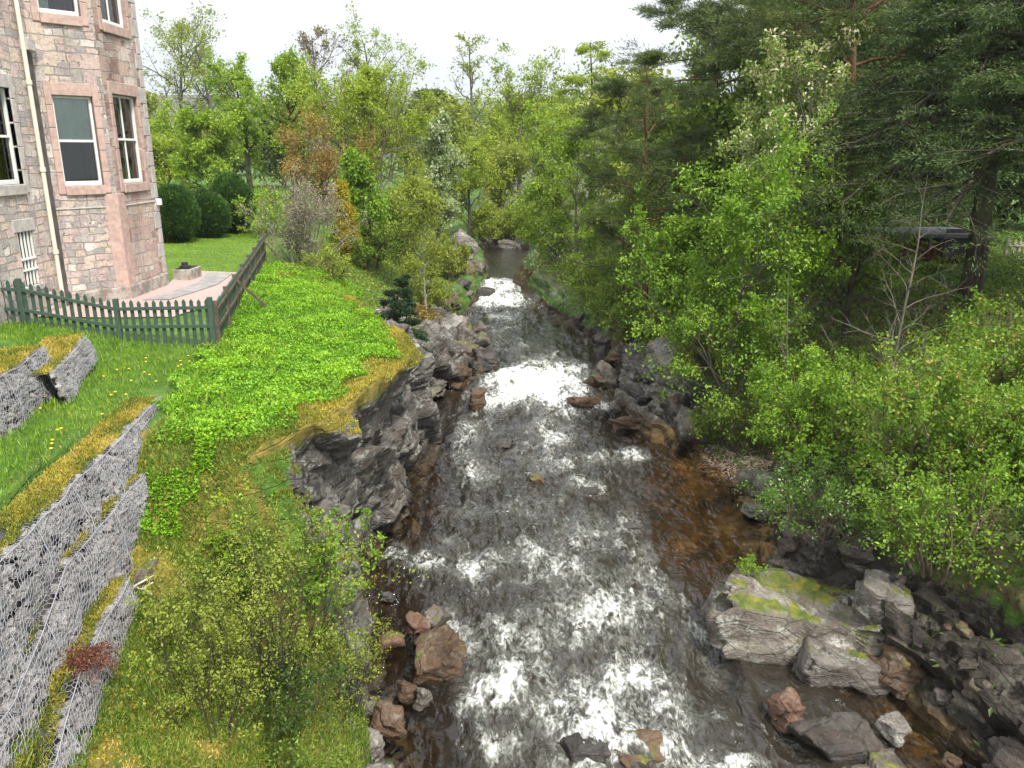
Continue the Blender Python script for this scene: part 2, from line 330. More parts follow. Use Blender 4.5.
M['rubble'] = masonry('rubble_masonry', [(.44, .4, .37), (.6, .46, .41), (.52, .46, .42), (.38, .35, .34), (.58, .48, .4), (.56, .44, .41), (.42, .36, .35), (.64, .58, .53), (.52, .43, .38)], 2.1, 3.3)
M['rubble_pink'] = masonry('pink_masonry', [(.5, .36, .32), (.55, .44, .38), (.46, .32, .29), (.58, .5, .44), (.52, .38, .31), (.36, .22, .19), (.58, .5, .45)], 2.1, 3.2, (.5, .45, .4))
M['pink'] = plain('pink_sandstone', (.52, .37, .32), .85, .16, 9, .2, .5)
M['grey_ashlar'] = plain('grey_ashlar', (.5, .46, .43), .85, .18, 6, .2, .5)
M['white'] = plain('white_paint', (.8, .8, .76), .45, .05, 8)
M['cream'] = plain('cream_pipe', (.72, .68, .55), .5, .08, 8)
M['green_paint'] = plain('green_fence_paint', (.06, .1, .075), .6, .2, 12)
M['old_wood'] = plain('weathered_wood', (.12, .1, .07), .9, .3, 9, .2, .6)
M['shade'] = plain('window_blind', (.72, .78, .78), .8, .06, 3)
M['curtain'] = plain('lace_curtain', (.62, .64, .6), .9, .15, 12)
M['purple'] = plain('purple_curtain', (.07, .025, .06), .9, .15, 12)
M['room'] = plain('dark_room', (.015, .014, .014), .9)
M['wire'] = plain('galvanised_wire', (.36, .37, .4), .5, .12, 10, .5)
M['slate'] = plain('slate_roof', (.08, .085, .1), .7, .2, 5, .3, .4)
M['lead'] = plain('dark_stain', (.12, .105, .1), .85, .2, 5, .2, .4)
M['yellow'] = plain('dandelion_yellow', (.8, .55, .02), .7)
M['white_wood'] = plain('peeled_stick', (.55, .5, .42), .8)
M['shedwood'] = plain('shed_boards', (.1, .045, .028), .9, .2, 6, .2, .4)
M['tin'] = plain('pale_shed_roof', (.09, .095, .1), .8, .15, 5)
M['black'] = plain('black_pot', (.03, .03, .035), .6)
m, n, out = newmat('glass'); M['glass'] = m
fr = N(n, 'Fresnel', {'IOR': 1.5}); tp = N(n, 'BsdfTransparent', {0: (.85, .9, .88, 1)}); gl = N(n, 'BsdfGlossy', {'Roughness': .02})
n.links.new(N(n, 'MixShader', {0: math_(n, 'MULTIPLY', fr.outputs[0], 1.5, clamp=True), 1: tp.outputs[0], 2: gl.outputs[0]}).outputs[0], out.inputs[0])
m, n, out = newmat('path_gravel'); M['path'] = m
pos = N(n, 'NewGeometry').outputs['Position']; f = noise(n, pos, 40, 5); g = noise(n, pos, 1.5, 4)
c = ramp(n, f, [(.3, (.25, .17, .15)), (.5, (.42, .31, .28)), (.7, (.55, .44, .41))])
n.links.new(N(n, 'BsdfPrincipled', {'Base Color': c, 'Roughness': .9}).outputs[0], out.inputs[0])
M['paving'] = plain('grey_paving', (.33, .31, .3), .85, .2, 4, .2, .4)
m, n, out = newmat('hill_forest'); M['hill'] = m
pos = N(n, 'NewGeometry').outputs['Position']; f = noise(n, pos, .035, 9, .3, .7); g = noise(n, pos, .006, 5)
c = mix(n, ramp(n, g, [(.45, g3(0)), (.55, g3(1))]), ramp(n, f, [(.35, (.02, .04, .03)), (.6, (.06, .09, .05))]), ramp(n, f, [(.35, (.07, .07, .04)), (.6, (.14, .12, .08))]))
n.links.new(N(n, 'BsdfPrincipled', {'Base Color': c, 'Roughness': 1}).outputs[0], out.inputs[0])

BK = {'grey': bark_mat('grey_bark', (.05, .045, .04), (.17, .155, .135)), 'dark': bark_mat('dark_bark', (.02, .016, .012), (.075, .06, .045)),
      'pine': bark_mat('pine_bark', (.06, .03, .018), (.22, .11, .065)), 'pale': bark_mat('pale_bark', (.2, .18, .15), (.42, .39, .34)),
      'dead': bark_mat('dead_bark', (.07, .06, .05), (.19, .165, .135)), 'twig': bark_mat('twig_bark', (.09, .065, .05), (.22, .17, .14))}
LF = {'bright': leaf_mat('bright_leaves', (.1, .19, .012), (.22, .35, .022), (.37, .48, .05), .45),
      'maple': leaf_mat('fresh_green_leaves', (.075, .17, .012), (.17, .31, .02), (.3, .45, .045), .45),
      'yellowgreen': leaf_mat('yellow_green_leaves', (.14, .2, .015), (.26, .36, .025), (.4, .48, .05), .45),
      'olive': leaf_mat('olive_leaves', (.12, .16, .02), (.25, .31, .035), (.38, .44, .08), .45),
      'mid': leaf_mat('mid_green_leaves', (.06, .115, .012), (.14, .22, .022), (.24, .34, .045), .4),
      'deep': leaf_mat('deep_green_leaves', (.025, .052, .008), (.055, .1, .014), (.1, .16, .026), .35),
      'pine': leaf_mat('pine_needles', (.035, .06, .014), (.09, .135, .032), (.17, .23, .06), .3),
      'spruce': leaf_mat('dark_needles', (.018, .042, .01), (.055, .1, .02), (.13, .2, .04), .3),
      'juniper': leaf_mat('blue_green_needles', (.02, .045, .02), (.045, .09, .04), (.1, .16, .07), .25),
      'yew': leaf_mat('clipped_yew', (.018, .05, .008), (.045, .11, .016), (.09, .18, .026), .25),
      'cream': leaf_mat('cream_blossom_leaves', (.1, .22, .025), (.24, .34, .06), (.42, .46, .2), .45, .5, (.62, .6, .42), .33),
      'silver': leaf_mat('silvery_leaves', (.15, .24, .08), (.29, .37, .17), (.5, .55, .36), .4),
      'russet': leaf_mat('russet_buds', (.17, .1, .03), (.3, .19, .05), (.36, .32, .06), .35),
      'gold': leaf_mat('golden_needles', (.16, .17, .01), (.38, .33, .02), (.6, .48, .04), .3),
      'mauve': leaf_mat('mauve_grey_buds', (.13, .11, .09), (.24, .22, .15), (.36, .3, .25), .3),
      'whiteflower': leaf_mat('white_flower_leaves', (.06, .15, .014), (.13, .26, .03), (.2, .36, .05), .45, .5, (.7, .7, .62), .12),
      'bronze': leaf_mat('bronze_tipped_leaves', (.07, .16, .014), (.16, .3, .022), (.33, .4, .05), .45, .5, (.4, .27, .08), .13),
      'cover': leaf_mat('ground_cover_leaves', (.06, .16, .008), (.17, .38, .012), (.34, .55, .035), .35),
      'grass': leaf_mat('grass_blades', (.07, .15, .012), (.16, .31, .02), (.3, .4, .05), .35),
      'rough': leaf_mat('rough_bank_grass', (.06, .1, .016), (.14, .23, .025), (.28, .32, .06), .3), 'lawn': leaf_mat('mown_grass', (.14, .24, .02), (.25, .4, .03), (.36, .5, .06), .3), 'drygrass': leaf_mat('dry_moss_grass', (.09, .14, .02), (.32, .29, .035), (.56, .43, .1), .3),
      'fern': leaf_mat('rusty_bracken', (.07, .022, .012), (.15, .05, .028), (.23, .1, .06), .2)}
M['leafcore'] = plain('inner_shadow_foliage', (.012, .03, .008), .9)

# ------------------------------------------------------------------ terrain: one sheet, cross-sections along the river
K = dict(
 WLx=([2, 8, 9, 10.3, 12, 13.5, 15, 16.5, 19.5, 20.8, 22.5, 23.8, 24.5, 26.5, 28.5, 32, 36, 38.5, 40, 44, 50, 60], [-1.4, -1.5, -1.5, -1.9, -2.55, -2.9, -2.8, -2.5, -2.3, -2.3, -3.3, -3.0, -1.5, -.75, -1.3, -2.4, -1.9, -1.3, -1.2, -1.5, -1.8, -3]),
 WRx=([2, 8, 9.5, 10.6, 11.5, 13, 15, 17.5, 19, 20, 22, 24.5, 27, 29, 33, 36, 38.5, 40, 44, 50, 60], [6.3, 6.3, 6.3, 5.9, 5.4, 5.0, 5.3, 6.0, 5.5, 4.9, 3.6, 2.75, 3.1, 3.3, 2.4, 1.3, .45, .3, .7, .9, 1.5]),
 RMx=([2, 5, 8.5, 9.5, 10.3, 11, 12, 13.3, 15.1, 16, 18, 20, 22, 26, 30, 60], [-3.6, -3.75, -4.1, -4.2, -3.2, -2.75, -2.42, -2.15, -1.95, -2.05, -2.9, -3.8, -4.6, -4.5, -4.5, -4.2]),
 RMz=([2, 8.5, 9.4, 10.2, 16, 21.5, 24, 30, 60], [2.3, 2.8, 3.1, 4.2, 4.25, 4.2, 3.4, 3.2, 3.2]),
 C1x=([2, 9.6, 10.5, 12, 15, 17, 20, 22, 24, 26, 28, 32, 50], [-3.0, -3.1, -2.75, -2.55, -2.25, -2.35, -2.7, -3.9, -3.2, -2.9, -3.0, -3.6, -3]),
 C1z=([2, 9.6, 10.5, 15, 20, 22, 24, 26, 28, 32, 50], [1.7, 2.2, 2.9, 3.0, 2.8, 2.6, 2.6, 2.3, 2.3, 2.4, 2.8]),
 C2x=([2, 9.6, 10.5, 12, 13.5, 15, 17, 20, 22, 24, 26, 28, 32, 38, 50], [-2.2, -2.3, -2.4, -2.6, -2.9, -2.7, -2.45, -2.35, -3.5, -2.4, -1.6, -2.0, -2.9, -1.9, -2.2]),
 C2z=([2, 9.6, 10.5, 20, 24, 26, 28, 32, 38, 50], [.7, .9, 1.2, 1.3, 1.6, 1.9, 1.9, 1.9, 2.4, 2.4]),
 L2x=([2, 5, 6.6, 8, 9.6, 11, 12, 16, 20, 26, 60], [-4.75, -5.0, -5.2, -5.5, -5.65, -5.9, -6.0, -5.8, -6.3, -7.4, -9]), L2z=([2, 9, 12, 14, 16, 20, 26, 40, 60], [4.42, 4.42, 4.36, 4.24, 4.25, 4.4, 4.45, 4.4, 4.2]),
 RIx=([2, 5, 6.6, 8, 9.6, 10.4, 12, 16, 20, 24, 60], [-4.5, -4.75, -5.0, -5.25, -5.4, -5.0, -3.8, -3.2, -4.6, -6.0, -6.5]), RIz=([2, 8.5, 9.6, 10.4, 16, 20, 24, 60], [3.5, 3.55, 3.75, 4.25, 4.22, 4.28, 4.2, 3.9]),
 U1x=([2, 12.4, 13.4, 16, 60], [-7.35, -7.9, -8.6, -9.5, -14]), U1z=([2, 12.3, 13.2, 16, 60], [5.15, 5.15, 4.85, 4.7, 4.7]),
 L1x=([2, 9, 12.4, 14, 60], [-6.4, -6.75, -7.3, -7.3, -10]), L1z=([2, 12.4, 14, 15.5, 17, 60], [4.45, 4.45, 4.4, 4.4, 4.6, 4.6]),
 B1d=([2, 10, 13, 15, 17, 20, 23, 30, 60], [.5, .5, .5, .9, 1.3, 1.2, .7, .6, .6]), B1h=([2, 11, 14, 17, 20, 22, 30, 60], [.7, .7, .6, .3, .35, .6, .7, .6]),
 B2d=([2, 12, 17, 20, 30, 60], [2.0, 2.0, 2.5, 2.6, 2.2, 2.5]), B2z=([2, 12, 17, 24, 40, 60], [2.2, 2.3, 2.2, 2.6, 3.4, 3.6]),
)
def k(nm, Y): return np.interp(Y, *K[nm])
def sections(Y):
    wl, wr, zw = k('WLx', Y), k('WRx', Y), ZW(Y); end = np.clip((Y - 52) / 3, 0, 1)
    w_ = wr - wl
    mid = wl + w_ * .5
    cols = [(-300 + 0 * Y, 5.4 + 0 * Y), (-40 + 0 * Y, 5.2 + 0 * Y), (k('U1x', Y) - 1.2, k('U1z', Y) + .05), (k('U1x', Y), k('U1z', Y)), (k('L1x', Y), k('L1z', Y)), (k('L2x', Y), k('L2z', Y)), (k('RIx', Y), k('RIz', Y)), (k('RMx', Y), k('RMz', Y)),
            (k('C1x', Y), k('C1z', Y)), (k('C2x', Y), k('C2z', Y)), (wl, zw - .02), (wl + .35, zw - .55), (wl + w_ * .3, zw - 1.1), (mid, zw - 1.15), (wl + w_ * .72, zw - .75), (wr - .9, zw - .38), (wr, zw - .02),
            (wr + k('B1d', Y), zw + k('B1h', Y)), (wr + k('B2d', Y), k('B2z', Y)), (wr + k('B2d', Y) + 3.0, np.interp(Y, [2, 10, 60], [3.6, 4.1, 4.6])), (wr + 11, 5.0 + 0 * Y), (45 + 0 * Y, 5.3 + 0 * Y), (300 + 0 * Y, 5.6 + 0 * Y)]
    X = np.stack([c[0] for c in cols], 1); Z = np.stack([c[1] for c in cols], 1)
    for j in range(8, 19): Z[:, j] = Z[:, j] * (1 - end) + 3.4 * end
    return X, Z
seg = [3, 14, 12, 10, 14, 26, 12, 24, 24, 24, 6, 8, 14, 12, 12, 10, 16, 24, 16, 12, 12, 3]
#      0  1   2   3   4   5   6   7   8   9  10 11 12  13  14  15  16  17  18  19  20  21
YS = np.concatenate([np.arange(-8, 5, .5), np.arange(5, 22, .06), np.arange(22, 32, .1), np.arange(32, 58, .25), np.array([59, 61, 64, 68, 74, 82, 95, 110, 130, 160, 200, 260, 400, 800, 1600])])
Xs, Zs = sections(np.clip(YS, 2, 60))
cx = []; cz = []; mk = []            # column coordinate q = section index
for j, s in enumerate(seg):
    t = np.arange(s) / s
    cx.append(Xs[:, j:j + 1] * (1 - t) + Xs[:, j + 1:j + 2] * t); cz.append(Zs[:, j:j + 1] * (1 - t) + Zs[:, j + 1:j + 2] * t); mk.append(j + t)
cx.append(Xs[:, -1:]); cz.append(Zs[:, -1:]); mk.append(np.array([len(seg)]))
GX = np.concatenate(cx, 1); GZ = np.concatenate(cz, 1); q = np.concatenate(mk)[None, :] + 0 * GX
# far land widens
far = np.clip((YS - 60) / 100, 0, 6)[:, None]; GX = GX * (1 + far * np.abs(GX) / 300)
P = np.stack([GX, YS[:, None] + 0 * GX, GZ], -1)
def bump(q, a, b, s=.5): return np.clip((q - a) / s, 0, 1) * np.clip((b - q) / s, 0, 1)
Yg = P[..., 1]
inY = (Yg < 52.5)
rockL = bump(q, 7.0, 10.6, .35) * (np.interp(Yg, [8.6, 10.0, 21, 23, 24.2, 30, 34, 60], [.35, 1, 1, .7, 1, .6, .4, .4]))
rockL = rockL * (1 - .85 * np.clip((10.45 - Yg) / .3, 0, 1) * np.clip((9.0 - q) / .4, 0, 1))
rockR = bump(q, 15.6, np.interp(Yg, [2, 12, 20, 30, 50], [18.1, 17.7, 17.8, 17.6, 17.5]), .5) * np.interp(Yg, [5, 12, 24, 29], [1, 1, .9, .45])
rock = np.maximum(rockL, rockR) * inY
gr_ = np.clip(1.6 - (((P[..., 0] - 5.8) / 1.0) ** 2 + ((Yg - 19.2) / 1.6) ** 2), 0, 1); rock = rock * (1 - .92 * gr_)
# strata-like blocks
A_ = np.array(Matrix.Rotation(R(-64), 3, 'Y') @ Matrix.Rotation(R(20), 3, 'X'))
warp = np.stack([fbm(P * .8, 3, 5), fbm(P * .8, 3, 9), fbm(P * .8, 3, 13)], -1)
Q = (P + warp * .35) @ A_.T
f1, f2, rid = worley(Q * np.array([.55, .4, 1.3]), 3, 1.3); g1, g2, rid2 = worley(Q * np.array([1.5, 1.0, 3.6]), 8, 1.5)
disp = (rid - .5) * .6 + (rid2 - .5) * .17 - np.clip(.10 - (f2 - f1), 0, .1) * 2.2 - np.clip(.12 - (g2 - g1), 0, .1) * .8 + fbm(P * 1.1, 4, 2) * .2
dP = np.gradient(P, axis=0); dQ = np.gradient(P, axis=1); nn = nrm(np.cross(dQ, dP)); nn[..., 2] = np.abs(nn[..., 2])
nn = nrm(nn + np.array([0, 0, .15]))
P = P + nn * (disp * rock)[..., None]
veg = (1 - rock) * np.where((q > 16) | ((q > 6.6) & (q < 11)), 1, 0) * inY * (1 - gr_)
soft = fbm(P * np.array([.9, .9, .9]), 4, 21) * .22 * veg + fbm(P * 3, 3, 25) * .05 * veg
lawnm = (1 - np.clip(rock + veg, 0, 1)) * (q > 4) * (q < 8)
soft += lawnm * (fbm(P * 1.4, 3, 31) * .05)
P[..., 2] += soft
bedm = bump(q, 9.8, 16.3, .2); P[..., 2] += bedm * np.minimum(fbm(P * 1.6, 4, 41) * .22, .28)
# mask attributes
moss = np.zeros_like(q)
rimd = np.abs(q - 7.0)
moss = np.maximum(moss, np.clip(1 - rimd / .42, 0, 1) * np.interp(Yg, [9.6, 10.6, 20.5, 21.5], [.25, 1, 1, .2]) * .95 * (q < 7.3))
moss = np.maximum(moss, np.clip(1 - np.abs(q - 5.95) / .7, 0, 1) * (Yg < 10.6) * .7)
moss = np.maximum(moss, ((q > 6.9) & (q < 9) & (Yg < 10)) * .48); moss = np.maximum(moss, ((q > 6) & (q < 7.1) & (Yg < 10)) * .62)
dirt = ((q > 7) & (q < 9.6) & (Yg < 10)) * .42 + ((q > 6) & (q < 9) & (Yg > 22)) * .35 + ((q > 17) & (q < 19.5)) * .5
nv, nu = q.shape
idx = np.arange(nv * nu).reshape(nv, nu)
F = np.stack([idx[:-1, :-1], idx[:-1, 1:], idx[1:, 1:], idx[1:, :-1]], -1).reshape(-1, 4)
amberg = np.clip(1 - ((P[..., 0] - 4.2) / 2.2) ** 2 - ((Yg - 16.8) / 5.4) ** 2, 0, 1) ** .8; amberg = np.maximum(amberg, ((P[..., 0] > 4.6) & (Yg < 11.5)) * .22)
rock = np.maximum(rock, bedm); bedm = bedm * (.12 + .88 * amberg) * (Yg < 50)
wet_shade = np.clip(1 - (P[..., 2] - ZW(Yg) - .22 - .12 * fbm(P * 2, 3, 61)) / .3, 0, 1) * (Yg < 56) * (q > 8); wet_shade = np.maximum(wet_shade, np.clip((P[..., 0] - 4.5) / 1.0, 0, 1) * np.clip((14.5 - Yg) / 2, 0, 1) * .95 * (q > 15))  # wet band along the waterline; second term paints shade into the lower right bank
gme = mesh('ground', P, F, M['ground'], {'rock': ('POINT', rock.ravel()), 'moss': ('POINT', moss.ravel()), 'dirt': ('POINT', dirt.ravel()), 'bed': ('POINT', bedm.ravel()), 'wet': ('POINT', wet_shade.ravel())}, smooth=True)  # the wet attribute also carries the painted bank shade
rf_ = (rock.ravel()[F].mean(1) < .5); gme.polygons.foreach_set('use_smooth', rf_); gme.update()
ground = tag(link('ground', gme), kind='structure')
BV = BVHTree.FromPolygons([Vector(v) for v in P.reshape(-1, 3)[:].tolist()], F.tolist())
def gz(x, y, hi=30.):
    h = BV.ray_cast(Vector((float(x), float(y), hi)), Vector((0, 0, -1)))
    return h[0].z if h[0] is not None else 5.0
def gzn(x, y):
    h = BV.ray_cast(Vector((float(x), float(y), 30.)), Vector((0, 0, -1)))
    return (h[0].z, h[1]) if h[0] is not None else (5., Vector((0, 0, 1)))

# hills far away
hx = np.linspace(-2200, 2200, 120); hy = np.linspace(260, 3000, 70); HX, HY = np.meshgrid(hx, hy)
HP = np.stack([HX, HY, 0 * HX], -1)
ridge1 = np.exp(-((HY - 900) / 330) ** 2) * np.interp(HX, [-2200, -900, -450, -250, -150, -60, 60, 250, 600, 2200], [75, 75, 62, 50, 34, 22, 30, 60, 90, 90])
ridge2 = np.exp(-((HY - 2200) / 500) ** 2) * np.interp(HX, [-2200, -1300, -900, -600, -330, -150, 0, 200, 800, 2200], [60, 80, 95, 120, 152, 138, 118, 150, 190, 190])
HZ = 5 + np.maximum(ridge1, ridge2) * (1 + .22 * fbm(HP * .004, 4, 3)) * np.clip((HY - 260) / 200, 0, 1) + 6 * fbm(HP * .02, 4, 7) * np.clip((HY - 260) / 200, 0, 1) - 1
HP[..., 2] = HZ; hi = np.arange(HX.size).reshape(HX.shape)
HF = np.stack([hi[:-1, :-1], hi[:-1, 1:], hi[1:, 1:], hi[1:, :-1]], -1).reshape(-1, 4)
tag(link('hills', mesh('hills', HP, HF, M['hill'], smooth=True)), kind='structure')

# the air: one even, very thin volume round everything below the sky
q_ = MB(); q_.box((0, 1540, 128), (4800, 3160, 262)); m, n, out = newmat('thin_air')
vp = n.nodes.new('ShaderNodeVolumePrincipled'); vp.inputs['Color'].default_value = (.86, .92, 1, 1); vp.inputs['Density'].default_value = .00035; vp.inputs['Anisotropy'].default_value = .2; n.links.new(vp.outputs[0], out.inputs['Volume'])
hb = q_.build('haze', m); tag(hb, kind='stuff')
# ------------------------------------------------------------------ river
wy = np.concatenate([np.arange(0, 7, .12), np.arange(7, 26, .05), np.arange(26, 56, .12)]); wx = np.linspace(-.02, 1.02, 190)
WLv = k('WLx', wy) - .7; WRv = k('WRx', wy) + .8
WX = WLv[:, None] + (WRv - WLv)[:, None] * wx[None, :]; WY = wy[:, None] + 0 * WX
z0 = ZW(wy)[:, None] + 0 * WX
foamE = [  # px, py, rx, ry, strength
 (536, 382, 36, 15, 1.7), (562, 367, 22, 6, 1.2), (505, 396, 25, 10, 1.0), (500, 283, 24, 7, 1.2), (492, 297, 26, 8, 1.4), (505, 317, 14, 4, .8), (480, 322, 10, 4, .6), (500, 332, 12, 4, .6), (500, 350, 10, 3, .5), (520, 345, 10, 5, .5), (540, 358, 16, 5, .7),
 (550, 402, 30, 8, .7), (590, 404, 22, 6, .8), (555, 432, 22, 14, .75), (470, 440, 16, 22, .6), (478, 470, 20, 12, .55), (540, 455, 20, 10, .5), (630, 458, 20, 8, .9), (600, 462, 24, 7, .6), (560, 470, 22, 8, .6), (590, 490, 20, 8, .55),
 (484, 556, 26, 12, .85), (432, 562, 18, 7, 1.0), (398, 553, 16, 10, .8), (445, 545, 12, 12, .3), (535, 548, 32, 18, .62), (580, 530, 40, 18, .5), (640, 520, 26, 14, .45), (560, 575, 50, 14, .5), (660, 545, 22, 18, .55),
 (640, 590, 40, 28, .55), (600, 620, 60, 26, .55), (500, 640, 45, 14, .55), (455, 630, 16, 18, .6), (498, 686, 28, 22, .95), (540, 665, 30, 16, .55), (590, 690, 34, 26, .85), (612, 716, 46, 22, 1.15), (640, 670, 36, 26, .8), (560, 705, 30, 18, .6),
 (500, 745, 40, 16, .5), (690, 745, 34, 16, .85), (735, 752, 26, 9, .85), (670, 700, 34, 26, .65), (620, 750, 40, 16, .7), (560, 760, 24, 12, .4), (700, 640, 20, 22, .35), (470, 505, 30, 10, .35), (530, 505, 30, 12, .4), (455, 660, 14, 8, .6)]
foam = np.zeros_like(WX); W3 = np.stack([WX, WY, z0], -1)
wq = np.stack([WX * .9, WY * .5, 0 * WX], -1); wpx = fbm(wq * 1.3, 4, 50) * .55; wpy = fbm(wq * 1.3, 4, 60) * .9
for (px, py, rx, ry, s_) in foamE:
    x, y, z = GP(px, py); x1, _, _ = GP(px + rx, py); _, y1, _ = GP(px, py - ry); _, y2, _ = GP(px, py + ry)
    RX = max(abs(x1 - x), .1); RY = max((y1 - y2) / 2, .1)
    d = ((WX + wpx * .7 - x) / (RX * 1.15)) ** 2 + ((WY + wpy * .7 - (y1 + y2) / 2) / (RY * 1.15)) ** 2
    foam = np.maximum(foam, s_ * np.exp(-d ** 1.15 * .75))
turb = np.interp(WY, [0, 20, 24, 30, 36, 40, 42, 60], [.8, .75, .9, .5, .9, .5, .08, .03])
amber = np.clip(1 - ((WX - 4.2) / 1.6) ** 2 * 1. - ((WY - 16.8) / 4.2) ** 2 + wpx * .8, 0, 1) ** 1.1
side = np.clip((WX - 5.0) / .5, 0, 1) * (WY < 11)
calm = np.clip(amber * 1.2 + side, 0, 1)
turb = turb * (1 - .6 * calm)
def ridgef(p, s): return 1 - np.sqrt(fbm(p, 2, s) ** 2 + .01) * 2.2
wv = (ridgef(np.stack([WX * 1.5 + wpx, WY * .8 + wpy, 0 * WX], -1), 70) * .17 + ridgef(np.stack([WX * 3.4 + wpx * 2, WY * 2.0, 0 * WX], -1), 80) * .07 + fbm(np.stack([WX * .7, WY * .45, 0 * WX], -1), 3, 90) * .17)
wv = (wv - .16) * turb
W3[..., 2] = z0 + wv + foam * .05 * turb
crest = np.clip((wv - .03) * 2.2, -.25, .35) * turb
basef = np.interp(WY, [7, 9, 13, 16, 20, 22.5, 24, 26, 30, 33.5, 35, 39, 41], [.05, .05, .05, 0, -.05, .0, .15, -.05, -.1, -.1, .0, .0, -1.2])
foam = foam * .82 + crest * .55 + basef * (1 - calm) - .55 * calm * (foam < .6)
edgeL = np.clip((WX - WLv[:, None] - .7) / 1.2, 0, 1); foam = foam - (1 - edgeL) * .15 * (foam < .5)
depth = np.clip(np.minimum(WX - (WLv[:, None] + .7), (WRv[:, None] - .8) - WX) * .6, .03, 1.0)
depth = np.where(depth > .25, .25 + (depth - .25) * .9, depth) * (1 - .8 * amber)
depth = np.clip(depth, .05, 1) * (1 - .4 * side)
wi = np.arange(WX.size).reshape(WX.shape)
WF = np.stack([wi[:-1, :-1], wi[:-1, 1:], wi[1:, 1:], wi[1:, :-1]], -1).reshape(-1, 4)
tag(link('river_water', mesh('river_water', W3, WF, M['water'], {'foam': ('POINT', foam.ravel()), 'depth': ('POINT', depth.ravel())}, smooth=True)), kind='structure')

# ------------------------------------------------------------------ rocks
_ico = {}
def ico(sub):
    if sub not in _ico:
        import bmesh
        bm = bmesh.new(); bmesh.ops.create_icosphere(bm, subdivisions=sub, radius=1)
        _ico[sub] = (np.array([v.co[:] for v in bm.verts]), np.array([[v.index for v in f.verts] for f in bm.faces])); bm.free()
    return _ico[sub]
def rock_shape(size, seed, sub=5, npl=14, blocky=.72, rough=.065, strata=0):
    r = rs(seed); D, F = ico(sub)
    nl = nrm(np.concatenate([np.eye(3), -np.eye(3), r.normal(size=(npl, 3))]) + r.normal(size=(npl + 6, 3)) * .16)
    h = np.concatenate([np.full(6, blocky), r.uniform(blocky, 1.05, npl)])
    dd = D @ nl.T; t = np.where(dd > .05, h / np.maximum(dd, .05), 9.)
    rad = -np.log(np.sum(np.exp(-t * 34), 1)) / 34
    V = D * rad[:, None]
    V = V * np.array(size) / 2
    sc = np.mean(size); q_ = V / sc
    dsp = fbm(q_ * 2.6 + seed, 5, seed) * rough * 1.1
    _, _, ri = worley(q_ * np.array([2.2, 2.2, 4.]) + seed, seed, 1.6); dsp += (ri - .5) * rough * 1.7
    if strata: dsp += ((ri - .5) * .5 + (np.floor(q_[:, 2] * strata + fbm(q_ * 2, 3, seed) * .8) % 2 - .5) * .35) * rough * 2
    return V + D * (dsp * sc)[:, None], F
def rotm(e): return np.array(Matrix.Rotation(e[2], 3, 'Z') @ Matrix.Rotation(e[1], 3, 'Y') @ Matrix.Rotation(e[0], 3, 'X'))
def boulder(loc, size, label, mat='rock', seed=0, rot=(0, 0, 0), sub=5, name='boulder', cat='boulder', group=None, **kw):
    V, F = rock_shape(size, seed, sub, **kw); V = V @ rotm(tuple(R(a) for a in rot)).T
    o = link(name, mesh(name, V, F, M[mat], smooth=False if sub < 4 else True), loc=loc)
    return tag(o, label, cat, group)
def rk_px(px, py, w_, h_, label, mat='rock', seed=1, deep=None, rot=(0, 0, 0), zup=0, **kw):   # on the waterline; w_,h_ in metres
    x, y, z = GP(px, py)
    boulder((x, y + (deep or w_) * .3, z + h_ * .18 + zup), (w_, deep or w_ * .8, h_), label, mat, seed, rot, **kw)
# the big slab group, right foreground
boulder((5.0, 12.0, .55), (4.7, 2.5, 1.2), 'huge layered slab of rock with mossy top jutting over the river on the right', 'rock_moss', 11, (16, -3, -18), 6, 'rock_slab', 'rock slab', strata=6, rough=.075, blocky=.6, npl=20)
boulder((6.05, 11.5, .95), (1.1, 1.0, .9), 'pale grey angular block at the downstream end of the mossy slab', 'rock_pale', 12, (10, 20, -15), 5, blocky=.8)
boulder((5.2, 10.9, .15), (1.7, .9, .8), 'brown grey rounded block wedged below the mossy slab', 'rock', 13, (5, 8, -12), 5)
boulder((6.05, 10.75, .2), (1.1, .9, .8), 'dark fractured block below the pale grey block', 'rock_brown', 14, (0, 25, 10), 5, strata=5)
boulder((4.02, 9.95, .08), (.48, .6, .85), 'upright reddish boulder with green algae at the water edge', 'rock_red', 15, (10, 4, 12), 5)
boulder((4.75, 9.55, -.12), (1.5, 1.2, .7), 'wet dark rock shelf behind the upright reddish boulder', 'rock_wet', 16, (0, 6, 20), 5)
boulder((4.9, 8.85, -.1), (1.4, .6, .4), 'flat grey slab at the lower right edge of the rapids', 'rock', 17, (0, 3, 8), 5)
boulder((5.45, 9.6, .1), (.55, .5, .4), 'small pale stone beside the brown pool', 'rock_pale', 18, (10, 20, 30), 4)
boulder((6.0, 9.05, 0), (.3, .25, .2), 'tiny dark stone in the brown side pool', 'rock_brown', 118, (10, 20, 30), 4)
boulder((6.95, 9.7, .5), (1.2, 1.3, 1.3), 'lichen covered boulder by the brown pool at the right edge', 'rock', 19, (15, -12, 30), 5)
boulder((7.5, 11.6, .9), (2.4, 1.1, .8), 'dark tilted ledge leaning over the brown side pool', 'rock_brown', 20, (0, 24, -30), 5, strata=5)
boulder((7.9, 10.6, 1.2), (1.3, 1.2, 1.0), 'grey rubble boulder under the ferns at the right edge', 'rock', 21, (12, 20, 50), 5)
boulder((6.7, 8.6, .3), (1.0, .8, .8), 'dark wet boulder in the lower right corner', 'rock_wet', 22, (0, 14, 10), 5)
boulder((6.7, 12.9, 1.1), (1.6, 1.2, 1.1), 'shadowed boulder behind the mossy slab under the shrub', 'rock', 23, (10, -14, 40), 5)
